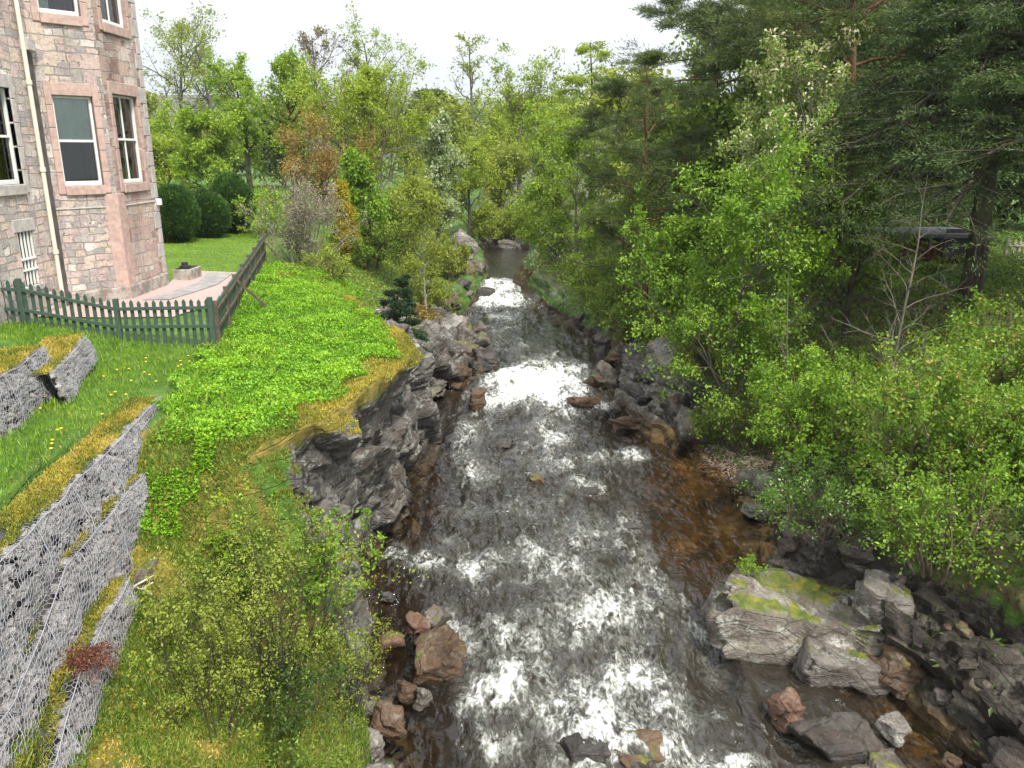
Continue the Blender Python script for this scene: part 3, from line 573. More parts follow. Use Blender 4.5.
# pale slabs beside the brown pool, gravel beach
boulder((6.0, 17.3, .42), (1.1, 1.4, .8), 'smooth pale grey slab beside the amber pool', 'rock_pale', 24, (-12, 12, 8), 5)
boulder((5.5, 16.6, .2), (.6, .8, .4), 'small grey rock at the foot of the pale slab', 'rock_pale', 25, (0, 10, 40), 4)
boulder((6.7, 15.3, .9), (1.2, 1.3, 1.2), 'cracked grey boulder downstream of the pale slab', 'rock', 26, (5, 15, 20), 5)
boulder((5.9, 14.2, .8), (1.3, 1.4, 1.0), 'fractured bank rock between amber pool and mossy slab', 'rock', 27, (0, 20, -20), 5)
boulder((7.0, 19.6, 1.2), (1.4, .9, .7), 'dark blocky rock above the gravel patch', 'rock_wet', 28, (0, 12, 10), 5)
boulder((4.9, 20.6, .85), (1.1, 1.5, .9), 'grey rock tilted above the dark pool', 'rock', 29, (10, 26, 20), 5)
boulder((4.45, 21.9, .9), (1.2, 1.1, .8), 'brown topped rock beside the foot of the white fall', 'rock', 30, (8, 18, -30), 5)
boulder((3.4, 21.8, .5), (1.3, .7, .5), 'low overhanging brown rock above the dark pool', 'rock_brown', 31, (0, 6, 12), 5)
boulder((5.0, 23.6, 1.7), (1.8, 1.2, 2.0), 'tall lichen green slab standing on the right bank', 'rock_pale', 32, (-18, 22, 10), 5)
boulder((3.3, 22.9, .75), (.8, .7, .7), 'pointed white streaked boulder beside the fall', 'rock_pale', 33, (0, 30, 20), 5)
boulder((2.2, 23.3, .66), (1.1, .5, .4), 'smooth reddish brown boulder splitting the white fall', 'rock_red', 34, (0, 4, 10), 5)
boulder((3.0, 24.5, 1.0), (1.3, .8, .6), 'round brown rock on the right side of the fall', 'rock_brown', 35, (0, 8, 30), 5)
boulder((3.6, 28.0, 1.5), (1.5, .9, .9), 'long grey rock at the foot of the right bank upstream', 'rock', 36, (0, -6, 15), 5)
boulder((3.9, 26.0, 1.6), (1.0, 1.0, 1.1), 'angular brown bank rock under the low bushes', 'rock_brown', 37, (0, 10, 45), 5)
boulder((.75, 38.8, 1.9), (1.5, 1.3, 1.9), 'dark boulder right of the upper rapids', 'rock_brown', 38, (0, 12, 20), 5)
boulder((.95, 36.8, 1.35), (1.2, .8, .5), 'low dark rock at the right foot of the upper rapids', 'rock_wet', 39, (0, 2, 0), 5)
boulder((-1.45, 37.3, 1.5), (1.3, .9, .9), 'dark wet rock left of the upper rapids', 'rock_wet', 40, (0, 4, 20), 5)
boulder((-1.8, 39.8, 2.3), (1.4, 1.3, 1.4), 'grey purple rock above the upper rapids on the left', 'rock', 41, (0, 16, 10), 5)
boulder((-2.6, 41.2, 3.2), (1.8, 1.7, 2.0), 'pale ridge of rock rising left of the calm upstream pool', 'rock_pale', 42, (12, 30, 20), 5)
boulder((-2.6, 38.3, 2.3), (1.4, 1.6, 1.6), 'brown rock face under the willow by the upper rapids', 'rock_brown', 43, (12, 20, 20), 5)
boulder((-.2, 52.6, 2.2), (1.8, 1.0, .8), 'white rock at the far end of the calm pool', 'rock_pale', 44, (0, 4, 10), 5)
boulder((1.8, 52.3, 2.3), (1.6, 1.0, .8), 'grey rock at the far right end of the calm pool', 'rock', 45, (0, 4, 10), 5)
# left outcrop in mid-river
oc = [((-3.0, 26.3, 2.15), (1.9, 1.5, .9), 'rock_pale', 'broad pale grey top of the left rock outcrop', (0, 10, 10)), ((-2.3, 25.2, 1.5), (1.3, 1.3, 1.2), 'rock', 'cracked middle block of the left rock outcrop', (12, 24, 30)), ((-1.5, 26.6, 1.6), (1.2, 1.7, 1.5), 'rock', 'leaning slab on the river side of the left rock outcrop', (-10, 38, 20)),
      ((-1.75, 24.7, 1.15), (1.0, .9, .8), 'rock_brown', 'reddish brown block low on the left rock outcrop', (0, 20, 50)), ((-.95, 25.9, 1.25), (1.1, 1.1, .8), 'rock_wet', 'dark wet tip of the left rock outcrop beside the fall', (0, 14, 12)), ((-2.6, 23.9, .95), (1.2, .9, .6), 'rock', 'low grey foot of the left rock outcrop', (0, 8, 20)),
      ((-3.6, 24.5, 1.4), (1.3, 1.2, 1.1), 'rock_pale', 'pale bank rock left of the rock outcrop', (0, 20, 70)), ((-3.5, 22.6, .75), (1.1, 1.0, .7), 'rock', 'low bank rock at the quiet corner below the outcrop', (0, 10, 0)), ((-1.05, 23.2, .8), (.55, .5, .7), 'rock_brown', 'small brown boulder standing in the water below the outcrop', (0, 6, 10)),
      ((-2.0, 28.0, 1.9), (1.3, 1.4, 1.0), 'rock_pale', 'pale jagged block at the back of the left outcrop', (20, -20, 10)), ((-1.3, 27.6, 1.8), (.5, 1.5, 1.3), 'rock', 'thin upright fin at the crest of the left outcrop', (0, 28, 10))]
for i, (l, s, mt, lb, ro) in enumerate(oc): boulder(l, s, lb, mt, 60 + i, ro, 5, strata=5)
# left near: boulders in stream below cliff
boulder((-1.2, 11.25, .12), (.8, .95, .8), 'large brown boulder at the left water edge below the cliff', 'rock_brown', 80, (4, 4, 20), 5, blocky=.85)
boulder((-1.6, 11.85, .32), (.42, .42, .36), 'rust red angular rock leaning on the large brown boulder', 'rock_red', 81, (20, 10, 20), 4, blocky=.85)
boulder((-1.3, 12.1, .3), (.5, .4, .5), 'grey brown wedge behind the rust red rock', 'rock', 82, (20, -20, 40), 4)
boulder((-2.0, 11.6, .2), (.55, .4, .25), 'flat pinkish stone left of the rust red rock', 'rock_red', 83, (0, 10, 10), 4)
boulder((-1.6, 10.5, .0), (.34, .34, .4), 'small tan stone below the large brown boulder', 'rock_brown', 84, (0, 10, 10), 4)
boulder((-1.35, 10.35, .0), (.3, .26, .4), 'small grey stone next to the small tan stone', 'rock', 85, (0, 10, 60), 4)
boulder((-1.95, 9.1, .2), (.42, .5, .45), 'loose grey green angular stone near the lower left bank', 'rock_pale', 86, (10, 20, 30), 4)
boulder((-1.75, 8.5, .1), (.75, .6, .55), 'rounded tan boulder at the bottom edge of the left bank', 'rock_pale', 87, (10, 5, 30), 5)
boulder((-2.2, 8.6, .35), (.5, .5, .4), 'small flat stone beside the rounded tan boulder', 'rock', 88, (10, 5, 70), 4)
boulder((-1.75, 9.6, .2), (.6, .6, .5), 'brown angular boulder above the rounded tan boulder', 'rock_brown', 89, (10, 15, 10), 5)
boulder((-2.3, 13.1, .1), (.3, .25, .22), 'tiny dark stone in the white water under the cliff', 'rock_wet', 91, (0, 0, 0), 4)
# midstream rocks
for (px, py, w_, h_, lb, mt) in [(537, 482, .5, .26, 'small brown rock awash in mid-river', 'rock_brown'), (588, 493, .6, .2, 'dark mossy rock awash right of the small brown rock', 'rock_wet'), (640, 764, 1.0, .22, 'rusty brown submerged ledge at the bottom of the rapids', 'rock_brown'),
                                 (588, 764, .8, .34, 'dark wet boulder in the rapids at the bottom edge', 'rock_wet'), (395, 548, .3, .2, 'little dark stone in the foam below the cliff', 'rock_wet'), (632, 528, .5, .16, 'flat dark rock barely breaking the foam', 'rock_wet'), (500, 445, .9, .16, 'broad dark rock just under the surface below the fall', 'rock_wet')]:
    rk_px(px, py, w_, h_, lb, mt, seed=int(px + py), zup=-.06)
# gravel beach
r = rs(77); n_ = 5200; gx = r.uniform(4.3, 7.2, n_); gy = 17.4 + r.uniform(0, 3.8, n_)
k_ = ((gx - 5.8) / .85) ** 2 + ((gy - 19.2) / 1.4) ** 2 + r.normal(size=n_) * .12 < 1; gx, gy = gx[k_], gy[k_]
D, Fi = ico(1); parts = []
for i in range(len(gx)):
    s = r.uniform(.015, .042); V = D * np.array([s, s * r.uniform(.6, 1), s * .6]); V = V @ rotm((0, 0, r.uniform(0, 6.28))).T + np.array([gx[i], gy[i], max(gz(gx[i], gy[i]), .1) + .008]); parts.append((V, Fi))
m, n, out = newmat('pink_pebbles'); M['pebble'] = m
c = ramp(n, N(n, 'TexVoronoi', {'Vector': N(n, 'NewGeometry').outputs['Position'], 'Scale': 11}).outputs['Color'], [(.2, (.2, .12, .09)), (.5, (.42, .29, .22)), (.8, (.5, .43, .38))])
n.links.new(N(n, 'BsdfPrincipled', {'Base Color': c, 'Roughness': .7}).outputs[0], out.inputs[0])
V, F = cat_vf(parts); tag(link('gravel', mesh('gravel', V, F, M['pebble'], smooth=True)), kind='stuff', label='pinkish gravel beach beside the amber pool')
# scattered bank rubble, each stone its own object sharing meshes
rub = []
for i in range(5):
    V, F = rock_shape((.42, .36, .3), 200 + i, 4); rub.append(mesh('bank_stone', V, F, M[['rock', 'rock_wet', 'rock_brown', 'rock', 'rock_wet'][i]], smooth=True))
r = rs(5)
def strew(n_, yr, side, spread, smin, smax, label, group):
    for i in range(n_):
        y = r.uniform(*yr); x0 = float(k('WLx', y)) if side < 0 else float(k('WRx', y))
        x = x0 + side * r.uniform(-.1, spread); s = r.uniform(smin, smax)
        o = link('bank_stone', rub[r.integers(0, 5)], loc=(x, y, gz(x, y) + .05 * s)); o.scale = (s, s * r.uniform(.7, 1.2), s * r.uniform(.6, 1)); o.rotation_euler = tuple(r.uniform(-.5, .5, 2)) + (r.uniform(0, 6.28),)
        tag(o, label, 'stone', group)
strew(34, (13.5, 23.5), 1, 1.6, .4, 1.5, 'loose grey brown stone on the right bank between gravel and fall', 'loose stones along the right bank')
strew(22, (23.5, 36), 1, .9, .6, 2.0, 'loose dark stone at the foot of the right bank above the fall', 'loose stones on the upstream right bank')
strew(12, (8.6, 12.5), 1, 1.8, .4, 1.3, 'loose dark stone among the boulders at the lower right', 'loose stones at the lower right')
strew(14, (7.8, 10.6), -1, .6, .3, .9, 'loose grey stone at the foot of the lower left bank', 'loose stones on the lower left bank')
strew(16, (29, 38), -1, .9, .7, 2.0, 'loose grey stone on the left bank beyond the outcrop', 'loose stones on the upstream left bank')

# ------------------------------------------------------------------ plants
def rot_about(v, a, ang):                    # Rodrigues, arrays
    c, s = np.cos(ang)[..., None], np.sin(ang)[..., None]
    return v * c + np.cross(a, v) * s + a * np.sum(a * v, -1, keepdims=True) * (1 - c)
def grow(r, P0, D0, Ln, R0, ns, wander, trop, taper=.25):
    n_ = len(P0); P_ = np.zeros((n_, ns + 1, 3)); P_[:, 0] = P0; d = nrm(D0)
    for i in range(ns):
        d = nrm(d + r.normal(size=(n_, 3)) * wander + np.array(trop) / ns)
        P_[:, i + 1] = P_[:, i] + d * (Ln / ns)[:, None]
    t = np.linspace(0, 1, ns + 1)
    return P_, R0[:, None] * (1 - (1 - taper) * t)[None, :]
def kids(r, P_, Rd, per, t0, t1, ang, angv=.2, up=0):
    n_, s, _ = P_.shape; t = (np.arange(per)[None, :] + r.uniform(0, 1, (n_, per))) / per * (t1 - t0) + t0
    f = t * (s - 1); i = np.minimum(f.astype(int), s - 2); u = (f - i)[..., None]; ar = np.arange(n_)[:, None]
    p0 = P_[ar, i]; p1 = P_[ar, i + 1]; pt = p0 * (1 - u) + p1 * u; T = nrm(p1 - p0)
    ref = np.where(np.abs(T[..., 2:3]) > .9, np.array([1., 0, 0]), np.array([0, 0, 1.])); A = nrm(np.cross(T, ref))
    az = np.arange(per)[None, :] * 2.4 + r.uniform(0, 6.28, (n_, 1)) + r.normal(size=(n_, per)) * .3
    A = rot_about(A, T, az); D_ = rot_about(T, A, ang + r.normal(size=(n_, per)) * angv)
    D_ = nrm(D_ + np.array([0, 0, up])); rr = Rd[ar, i] * (1 - u[..., 0]) + Rd[ar, i + 1] * u[..., 0]
    return pt.reshape(-1, 3), D_.reshape(-1, 3), t.reshape(-1), rr.reshape(-1)
def leaves(r, Cn, size, asp=.6, flat=.5, ax=None, tint=None):
    n_ = len(Cn); a = nrm(r.normal(size=(n_, 3)) if ax is None else ax + r.normal(size=(n_, 3)) * .45)
    up = nrm(r.normal(size=(n_, 3)) * (1 - flat) + np.array([0, 0, 1.]) * flat)
    b = nrm(np.cross(a, up)); nn_ = np.cross(b, a); s = (size * r.uniform(.65, 1.25, n_))[:, None]
    V = np.stack([Cn, Cn + a * s * .45 + b * s * asp * .5 + nn_ * s * .08, Cn + a * s - nn_ * s * .08, Cn + a * s * .45 - b * s * asp * .5 + nn_ * s * .08], 1).reshape(-1, 3)
    return V, np.arange(n_ * 4).reshape(n_, 4)
def tree(name, label, x, y, top, bark, leaf, R_=3., kind='broad', seed=0, cat='tree', n1=14, n2=7, n3=5, lpt=26, ls=.12, spread=.25, trunk_r=.16, lean=(0, 0), t0=.25, z=None, group=None, droop=0, asp=.6, shape=None, dens=1, flat=.45, base_off=0):
    """top = absolute height of the crown's top"""
    r = rs(seed + 1000); z = gz(x, y) - .05 if z is None else z; H = top - z
    o = empty(name, (x, y, z), label, cat, group)
    flatb = (lambda d: nrm(d * np.array([1, 1, .22]))) if kind in ('pine', 'spruce') else (lambda d: d)
    st = []
    tp, tr = grow(r, np.zeros((1, 3)), np.array([[lean[0], lean[1], 1.]]), np.array([H * .96]), np.array([trunk_r]), 9, .045 if kind != 'pine' else .03, (0, 0, .3), .12)
    st.append(tubes(tp, tr, 9))
    if kind == 'pine':
        p, d, t, rr = kids(r, tp, tr, n1, t0, .98, 1.45, .15, .12)
        ln = R_ * (np.interp(t, [t0, t0 + .2, .75, 1], [.75, 1., .8, .25])) * r.uniform(.65, 1.1, len(t)); trp = (0, 0, .25 - droop); wd = .14
    elif kind == 'spruce':
        p, d, t, rr = kids(r, tp, tr, n1, t0, .99, 1.6, .1, 0)
        ln = R_ * np.interp(t, [t0, 1], [1, .08]) * r.uniform(.8, 1.1, len(t)); trp = (0, 0, -.25 - droop); wd = .06
    elif kind == 'column':
        p, d, t, rr = kids(r, tp, tr, n1, t0, .98, .55, .15, .4)
        ln = R_ * np.interp(t, [t0, .4, 1], [1.2, 1.2, .3]) * r.uniform(.8, 1.2, len(t)); trp = (0, 0, .9); wd = .08
    else:
        p, d, t, rr = kids(r, tp, tr, n1, t0, .97, 1.0, .2, .15)
        sh = shape or [.55, 1.0, .95, .35]
        ln = R_ * np.interp(t, [t0, t0 + .3 * (1 - t0), .7, 1], sh) * r.uniform(.5, 1.25, len(t)); trp = (0, 0, .5 - droop); wd = .16
    l1, r1 = grow(r, p, d, ln, np.minimum(rr * .62, trunk_r * .45), 6, wd, trp, .25); st.append(tubes(l1, r1, 5))
    p, d, t, rr = kids(r, l1, r1, n2, .25 if kind not in ('pine',) else .45, 1., .85 if kind != 'spruce' else .95, .2, .05 - droop * .2)
    d = flatb(d); l2, r2 = grow(r, p, d, np.repeat(ln, n2) * np.interp(t, [.2, 1], [.5, .3]) * r.uniform(.7, 1.2, len(t)), rr * .6, 4, .16, (0, 0, (.25 if kind not in ('spruce',) else -.1) - droop), .3); st.append(tubes(l2, r2, 4))
    ln2 = np.linalg.norm(np.diff(l2, axis=1), axis=-1).sum(1)
    p, d, t, rr = kids(r, l2, r2, n3, .25, 1., .75, .25, 0)
    d = flatb(d); l3, r3 = grow(r, p, d, np.repeat(ln2, n3) * r.uniform(.35, .6, len(t)), rr * .6, 3, .2, (0, 0, .1 - droop), .35); st.append(tubes(l3, r3, 3))
    V, F = cat_vf(st); link('trunk', mesh('trunk', V, F, BK[bark], smooth=True), o)
    if leaf:
        nt_ = len(l3); m_ = int(lpt * dens * 1.15); spread *= .8; f = r.uniform(.1, 1.0, (nt_, m_)) * 3; i = np.minimum(f.astype(int), 2); u = (f - i)[..., None]; ar = np.arange(nt_)[:, None]
        Cn = l3[ar, i] * (1 - u) + l3[ar, i + 1] * u
        clump = np.repeat(r.uniform(0, 1, nt_), m_).reshape(nt_, m_)
        ax = nrm(l3[:, -1] - l3[:, 0])[:, None, :] + 0 * Cn
        if kind in ('pine', 'spruce'):
            Cn = Cn + r.normal(size=Cn.shape) * spread * np.array([1, 1, .3]) * .5
            V, F = leaves(r, Cn.reshape(-1, 3), ls, asp, flat, ax.reshape(-1, 3) + np.array([0, 0, .25 - droop]))
        else:
            Cn = Cn + r.normal(size=Cn.shape) * spread * .5
            Cn = Cn.reshape(-1, 3); kp = fbm(Cn * 3.2 / R_ + seed, 3, seed) > -.14
            V, F = leaves(r, Cn[kp], ls * r.uniform(.7, 1.25, kp.sum()), asp, flat)
        tint = np.clip(clump * .55 + r.uniform(0, 1, clump.shape) * .45, 0, 1).ravel()
        if len(tint) != len(F): tint = tint[kp]
        link('crown', mesh('crown', V, F, LF[leaf], {'tint': ('FACE', tint)}), o)
    return o
def bush(name, label, x, y, H, R_, leaf, bark='twig', seed=0, stems=9, n2=7, n3=5, lpt=20, ls=.06, spread=.12, cat='bush', group=None, open_=.55, z=None, droop=0, asp=.6, ry=1, flat=.45, stem_r=.025):
    r = rs(seed + 3000); z = gz(x, y) - .05 if z is None else z
    o = empty(name, (x, y, z), label, cat, group); az = np.arange(stems) * 2.4 + r.uniform(0, 1, stems); k_ = np.sqrt((np.arange(stems) + .5) / stems)
    D_ = np.stack([np.cos(az) * k_ * R_ / H * open_ * 1.6, np.sin(az) * k_ * R_ / H * open_ * 1.6 * ry, np.ones(stems)], 1)
    P0 = np.stack([np.cos(az) * k_ * R_ * .3, np.sin(az) * k_ * R_ * .3 * ry, np.zeros(stems)], 1)
    l0, r0 = grow(r, P0, D_, H * (1.05 - .25 * k_) * r.uniform(.85, 1.1, stems), np.full(stems, stem_r), 7, .1, (0, 0, -droop), .25); st = [tubes(l0, r0, 5)]
    spread *= .62; p, d, t, rr = kids(r, l0, r0, n2, .12, 1., .8, .25, .1)
    ln = R_ * .5 * np.interp(t, [0, .5, 1], [.9, 1, .5]) * r.uniform(.7, 1.2, len(t)); l2, r2 = grow(r, p, d, ln, rr * .5, 4, .2, (0, 0, .2 - droop), .3); st.append(tubes(l2, r2, 3))
    p, d, t, rr = kids(r, l2, r2, n3, .2, 1., .8, .25, 0)
    l3, r3 = grow(r, p, d, np.repeat(ln, n3) * r.uniform(.3, .55, len(t)), rr * .6, 3, .25, (0, 0, -droop), .35); st.append(tubes(l3, r3, 3))
    V, F = cat_vf(st); link('stems', mesh('stems', V, F, BK[bark], smooth=True), o)
    nt_ = len(l3); f = r.uniform(.05, 1., (nt_, lpt)) * 3; i = np.minimum(f.astype(int), 2); u = (f - i)[..., None]; ar = np.arange(nt_)[:, None]
    Cn = l3[ar, i] * (1 - u) + l3[ar, i + 1] * u + r.normal(size=(nt_, lpt, 3)) * spread * .5
    Cn = Cn.reshape(-1, 3); kp = fbm(Cn * 2.6 / max(R_, .4) + seed, 3, seed) > -.16
    V, F = leaves(r, Cn[kp], ls * r.uniform(.7, 1.25, kp.sum()), asp, flat)
    tint = np.clip(np.repeat(r.uniform(0, 1, nt_), lpt) * .55 + r.uniform(0, 1, nt_ * lpt) * .45, 0, 1)[kp]
    link('foliage', mesh('foliage', V, F, LF[leaf], {'tint': ('FACE', tint)}), o)
    return o
#PLANTS
def T(px, Y, toppy, name, label, bark, leaf, wpx, **kw):
    tz = ZP(toppy, Y); x = XP(px, Y); Rr = wpx / 2 / F_PX * Y * .97; kw['lpt'] = int(kw.get('lpt', 20) * (1.25 if kw.get('lpt', 20) > 12 else 1))
    return tree(name, label, x, Y, tz, bark, leaf, R_=Rr / .75, **kw)
# --- left bank background
T(185, 72, 22, 'tall_tree', 'tall sparse tree with thin pale leaves just right of the stone house', 'grey', 'olive', 84, seed=1, lpt=8, ls=.17, spread=.35, n3=6, shape=[.8, 1, 1, .5], n1=16, n2=8, trunk_r=.3, t0=.3, asp=.7)
T(222, 70, 40, 'tall_tree', 'narrow sparse tree second from the house with upright grey limbs', 'grey', 'olive', 56, seed=2, lpt=8, ls=.17, spread=.35, n3=6, shape=[.7, 1, 1, .6], n1=16, n2=7, trunk_r=.26, t0=.3)
T(252, 56, 66, 'leafy_tree', 'bright leafy tree behind the three clipped yews', 'dark', 'bright', 70, seed=3, lpt=20, ls=.19, spread=.38, n3=6, trunk_r=.22, t0=.3)
T(296, 52, 58, 'leafy_tree', 'bright green tree with dark forked trunk left of the bare brown tree', 'dark', 'bright', 64, seed=4, lpt=18, ls=.18, spread=.36, n3=6, trunk_r=.26, t0=.38)
T(212, 44, 128, 'leafy_tree', 'low bright green tree directly behind the middle clipped yew', 'dark', 'bright', 75, seed=5, lpt=26, ls=.15, spread=.34, n3=6, trunk_r=.14, t0=.15, n1=14)
T(165, 50, 150, 'leafy_tree', 'low yellowish tree peeping out at the corner of the house', 'grey', 'yellowgreen', 60, seed=6, lpt=16, ls=.2, spread=.6, trunk_r=.14, t0=.1)
T(326, 64, 30, 'bare_tree', 'nearly leafless brown twiggy tree against the sky', 'twig', 'mauve', 62, seed=7, lpt=4, ls=.2, spread=.3, n1=20, n2=9, n3=7, trunk_r=.26, t0=.25, shape=[.7, 1, .9, .5])
T(380, 66, 36, 'sparse_tree', 'tall sparse yellow green tree behind the rounded lime tree', 'grey', 'yellowgreen', 74, seed=8, lpt=8, ls=.17, spread=.35, n1=18, n2=8, n3=6, trunk_r=.26, t0=.3, shape=[.7, 1, .95, .5])
T(368, 42, 100, 'round_tree', 'rounded lime green tree in the middle of the left bank', 'twig', 'yellowgreen', 128, seed=9, lpt=34, ls=.12, spread=.3, n1=18, n2=8, n3=6, trunk_r=.16, t0=.12, shape=[.9, 1, .85, .35])
T(328, 38.5, 138, 'russet_shrub', 'russet brown budding tree in front of the rounded lime green tree', 'twig', 'russet', 78, seed=10, lpt=18, ls=.1, spread=.35, n1=16, n2=8, n3=6, trunk_r=.1, t0=.1, cat='shrub')
T(347, 29.5, 182, 'golden_conifer', 'small golden yellow conifer beside the young bright tree', 'dark', 'gold', 22, seed=11, kind='column', lpt=30, ls=.11, spread=.2, n1=26, n2=6, n3=4, trunk_r=.07, t0=.05, asp=.3, cat='conifer')
T(376, 31, 146, 'young_tree', 'young bright green tree right of the golden conifer', 'grey', 'maple', 46, seed=12, lpt=20, ls=.13, spread=.32, n1=18, n2=6, n3=4, trunk_r=.07, t0=.1, shape=[.9, 1, .6, .2])
T(437, 43, 112, 'whitebeam_tree', 'silvery white leaved tree rising above the willows', 'grey', 'silver', 46, seed=13, lpt=20, ls=.18, spread=.35, n1=20, n2=6, n3=4, trunk_r=.12, t0=.1, shape=[1, 1, .6, .2])
T(424, 29, 176, 'birch_tree', 'small pale green birch with thin white trunk by the left bank', 'pale', 'olive', 62, seed=14, lpt=18, ls=.09, spread=.3, n1=18, n2=7, n3=5, trunk_r=.05, t0=.12, droop=.25, cat='tree')
T(400, 34, 205, 'leafy_tree', 'low green willow behind the dark juniper', 'grey', 'mid', 60, seed=114, lpt=22, ls=.1, spread=.3, n1=14, n2=7, n3=5, trunk_r=.05, t0=.1)
T(470, 50, 155, 'willow_tree', 'yellow green willow leaning over the upstream pool from the left', 'grey', 'yellowgreen', 78, seed=15, lpt=30, ls=.13, spread=.3, n3=6, n1=16, trunk_r=.13, t0=.1, droop=.2)
T(412, 55, 150, 'leafy_tree', 'olive green tree between lime tree and silvery tree', 'grey', 'olive', 90, seed=16, lpt=18, ls=.22, spread=.6, trunk_r=.15, t0=.1)
T(432, 92, 88, 'distant_pine', 'dark pine in the far distance below the hill', 'pine', 'pine', 38, seed=17, kind='pine', lpt=26, ls=.5, spread=1.0, trunk_r=.3, t0=.3, asp=.25, n1=16)
T(470, 98, 30, 'slender_tree', 'slender almost bare tree standing alone against the sky', 'grey', 'olive', 40, seed=18, lpt=5, ls=.28, spread=.4, n1=16, n2=7, trunk_r=.3, t0=.3)
T(520, 68, 84, 'leafy_tree', 'broad pale green tree closing the view up the river', 'grey', 'yellowgreen', 92, seed=19, lpt=26, ls=.2, spread=.45, n3=6, n1=18, trunk_r=.25, t0=.12)
T(548, 57, 118, 'leafy_tree', 'light green tree beside the river under the yellow larch', 'grey', 'bright', 70, seed=20, lpt=24, ls=.17, spread=.4, n3=6, n1=16, trunk_r=.2, t0=.1)
T(590, 49, 34, 'larch_tree', 'yellowish weeping larch with drooping twigs at the skyline', 'dark', 'yellowgreen', 78, seed=21, kind='pine', lpt=12, ls=.17, spread=.4, n1=16, trunk_r=.2, t0=.3, droop=.5, asp=.4)
T(455, 80, 128, 'leafy_tree', 'hazy green tree far up the valley behind the willow', 'grey', 'olive', 80, seed=22, lpt=18, ls=.3, spread=.9, trunk_r=.2, t0=.1)
T(500, 60, 170, 'leafy_tree', 'low olive tree on the far bank of the calm pool', 'grey', 'olive', 80, seed=23, lpt=20, ls=.22, spread=.6, trunk_r=.15, t0=.05)
T(145, 85, 90, 'leafy_tree', 'distant olive tree half hidden behind the stone house', 'grey', 'olive', 60, seed=24, lpt=14, ls=.3, spread=.8, trunk_r=.2, t0=.1)
T(285, 72, 150, 'leafy_tree', 'low distant green tree between the forked trunks', 'grey', 'mid', 110, seed=25, lpt=18, ls=.3, spread=.9, trunk_r=.2, t0=.05)
for i, (px, Y, tp_, w_) in enumerate([(180, 100, 165, 70), (235, 105, 158, 80), (300, 110, 150, 90), (350, 105, 140, 80), (405, 110, 135, 80), (455, 120, 132, 70), (510, 115, 130, 80), (570, 110, 120, 90), (135, 95, 160, 60)]):
    T(px, Y, tp_, 'distant_tree', ['rough olive green tree in the far tree line', ''][0], 'grey', 'mid' if i % 2 else 'olive', w_, seed=400 + i, lpt=14, ls=.45, spread=1.4, trunk_r=.2, t0=.05, group='trees of the far tree line')
# --- clipped yews
def yew(px, py_c, Y, wpx, hpx, label, seed):
    r = rs(seed); x = XP(px, Y); z = gz(x, Y); s = Y / F_PX; a = wpx / 2 * s; hh = hpx * s
    o = empty('clipped_yew', (x, Y, z), label, 'shrub')
    D, F = ico(5); n_ = fbm(D * 1.8 + seed, 3, seed); V = D * np.array([a, a * .95, hh / 2]) * (.94 + .12 * n_[:, None]); V[:, 2] = np.maximum(V[:, 2] + hh / 2, 0); V[:, :2] *= (1 - .12 * np.clip(V[:, 2:] / hh, 0, 1))
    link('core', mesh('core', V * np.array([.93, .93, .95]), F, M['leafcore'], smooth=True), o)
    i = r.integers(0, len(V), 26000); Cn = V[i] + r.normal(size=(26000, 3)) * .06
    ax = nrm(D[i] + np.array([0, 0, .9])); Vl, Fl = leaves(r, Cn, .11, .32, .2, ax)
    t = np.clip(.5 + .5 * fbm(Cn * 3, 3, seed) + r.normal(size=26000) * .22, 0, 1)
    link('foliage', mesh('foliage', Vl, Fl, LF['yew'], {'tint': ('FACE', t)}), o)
yew(176, 235, 30, 46, 54, 'dark clipped yew nearest the house wall', 1)
yew(207, 230, 32, 47, 44, 'lowest clipped yew dome, middle of the three on the lawn', 2)
yew(233, 218, 34, 44, 56, 'tallest egg-shaped clipped yew at the edge of the lawn', 3)
bush('hazy_shrub', 'grey mauve budding shrub at the end of the wooden fence', XP(302, 27), 27, 3.0, 1.55, 'mauve', 'pale', 31, stems=22, n2=9, n3=6, lpt=10, ls=.07, spread=.2)
bush('low_shrub', 'thin green shrub growing at the foot of the grey mauve shrub', XP(330, 25.5), 25.5, 1.1, .9, 'olive', 'twig', 32, ls=.07, lpt=10)
bush('green_shrub', 'fresh green shrub behind the fence end beside the yews', XP(270, 33), 33, 1.8, 1.4, 'bright', 'twig', 33, ls=.1, lpt=16)
bush('green_shrub', 'leafy shrub under the young bright tree', XP(365, 30), 30, 1.8, 1.3, 'mid', 'twig', 34, ls=.1, lpt=16)
bush('low_shrub', 'olive bush on the bank behind the left rock outcrop', XP(430, 30, 3), 30, 1.0, 1.1, 'olive', 'twig', 35, ls=.08, lpt=16)
bush('low_shrub', 'brownish bush right above the left rock outcrop', XP(415, 28, 3), 28, .8, .9, 'russet', 'twig', 36, ls=.07, lpt=12)
bush('green_shrub', 'light green bush hanging over the rocks at the upper rapids', XP(452, 37, 3), 37, 2.2, 1.3, 'olive', 'twig', 37, ls=.1, lpt=18)
# --- juniper below the rim
tree('dark_juniper', 'blue green juniper growing under the mossy rim of the lawn', XP(392, 20.5, 3.5), 20.6, 5.15, 'dark', 'juniper', .95, 'spruce', 41, 'conifer', n1=20, n2=7, n3=5, lpt=22, ls=.09, spread=.07, trunk_r=.06, t0=.05, z=2.6, asp=.28)
tree('dark_juniper', 'smaller blue green juniper low on the bank above the outcrop', XP(400, 22, 3), 22.2, 4.3, 'dark', 'juniper', .8, 'spruce', 42, 'conifer', n1=18, n2=7, n3=5, lpt=22, ls=.09, spread=.07, trunk_r=.05, t0=.05, z=2.2, asp=.28)
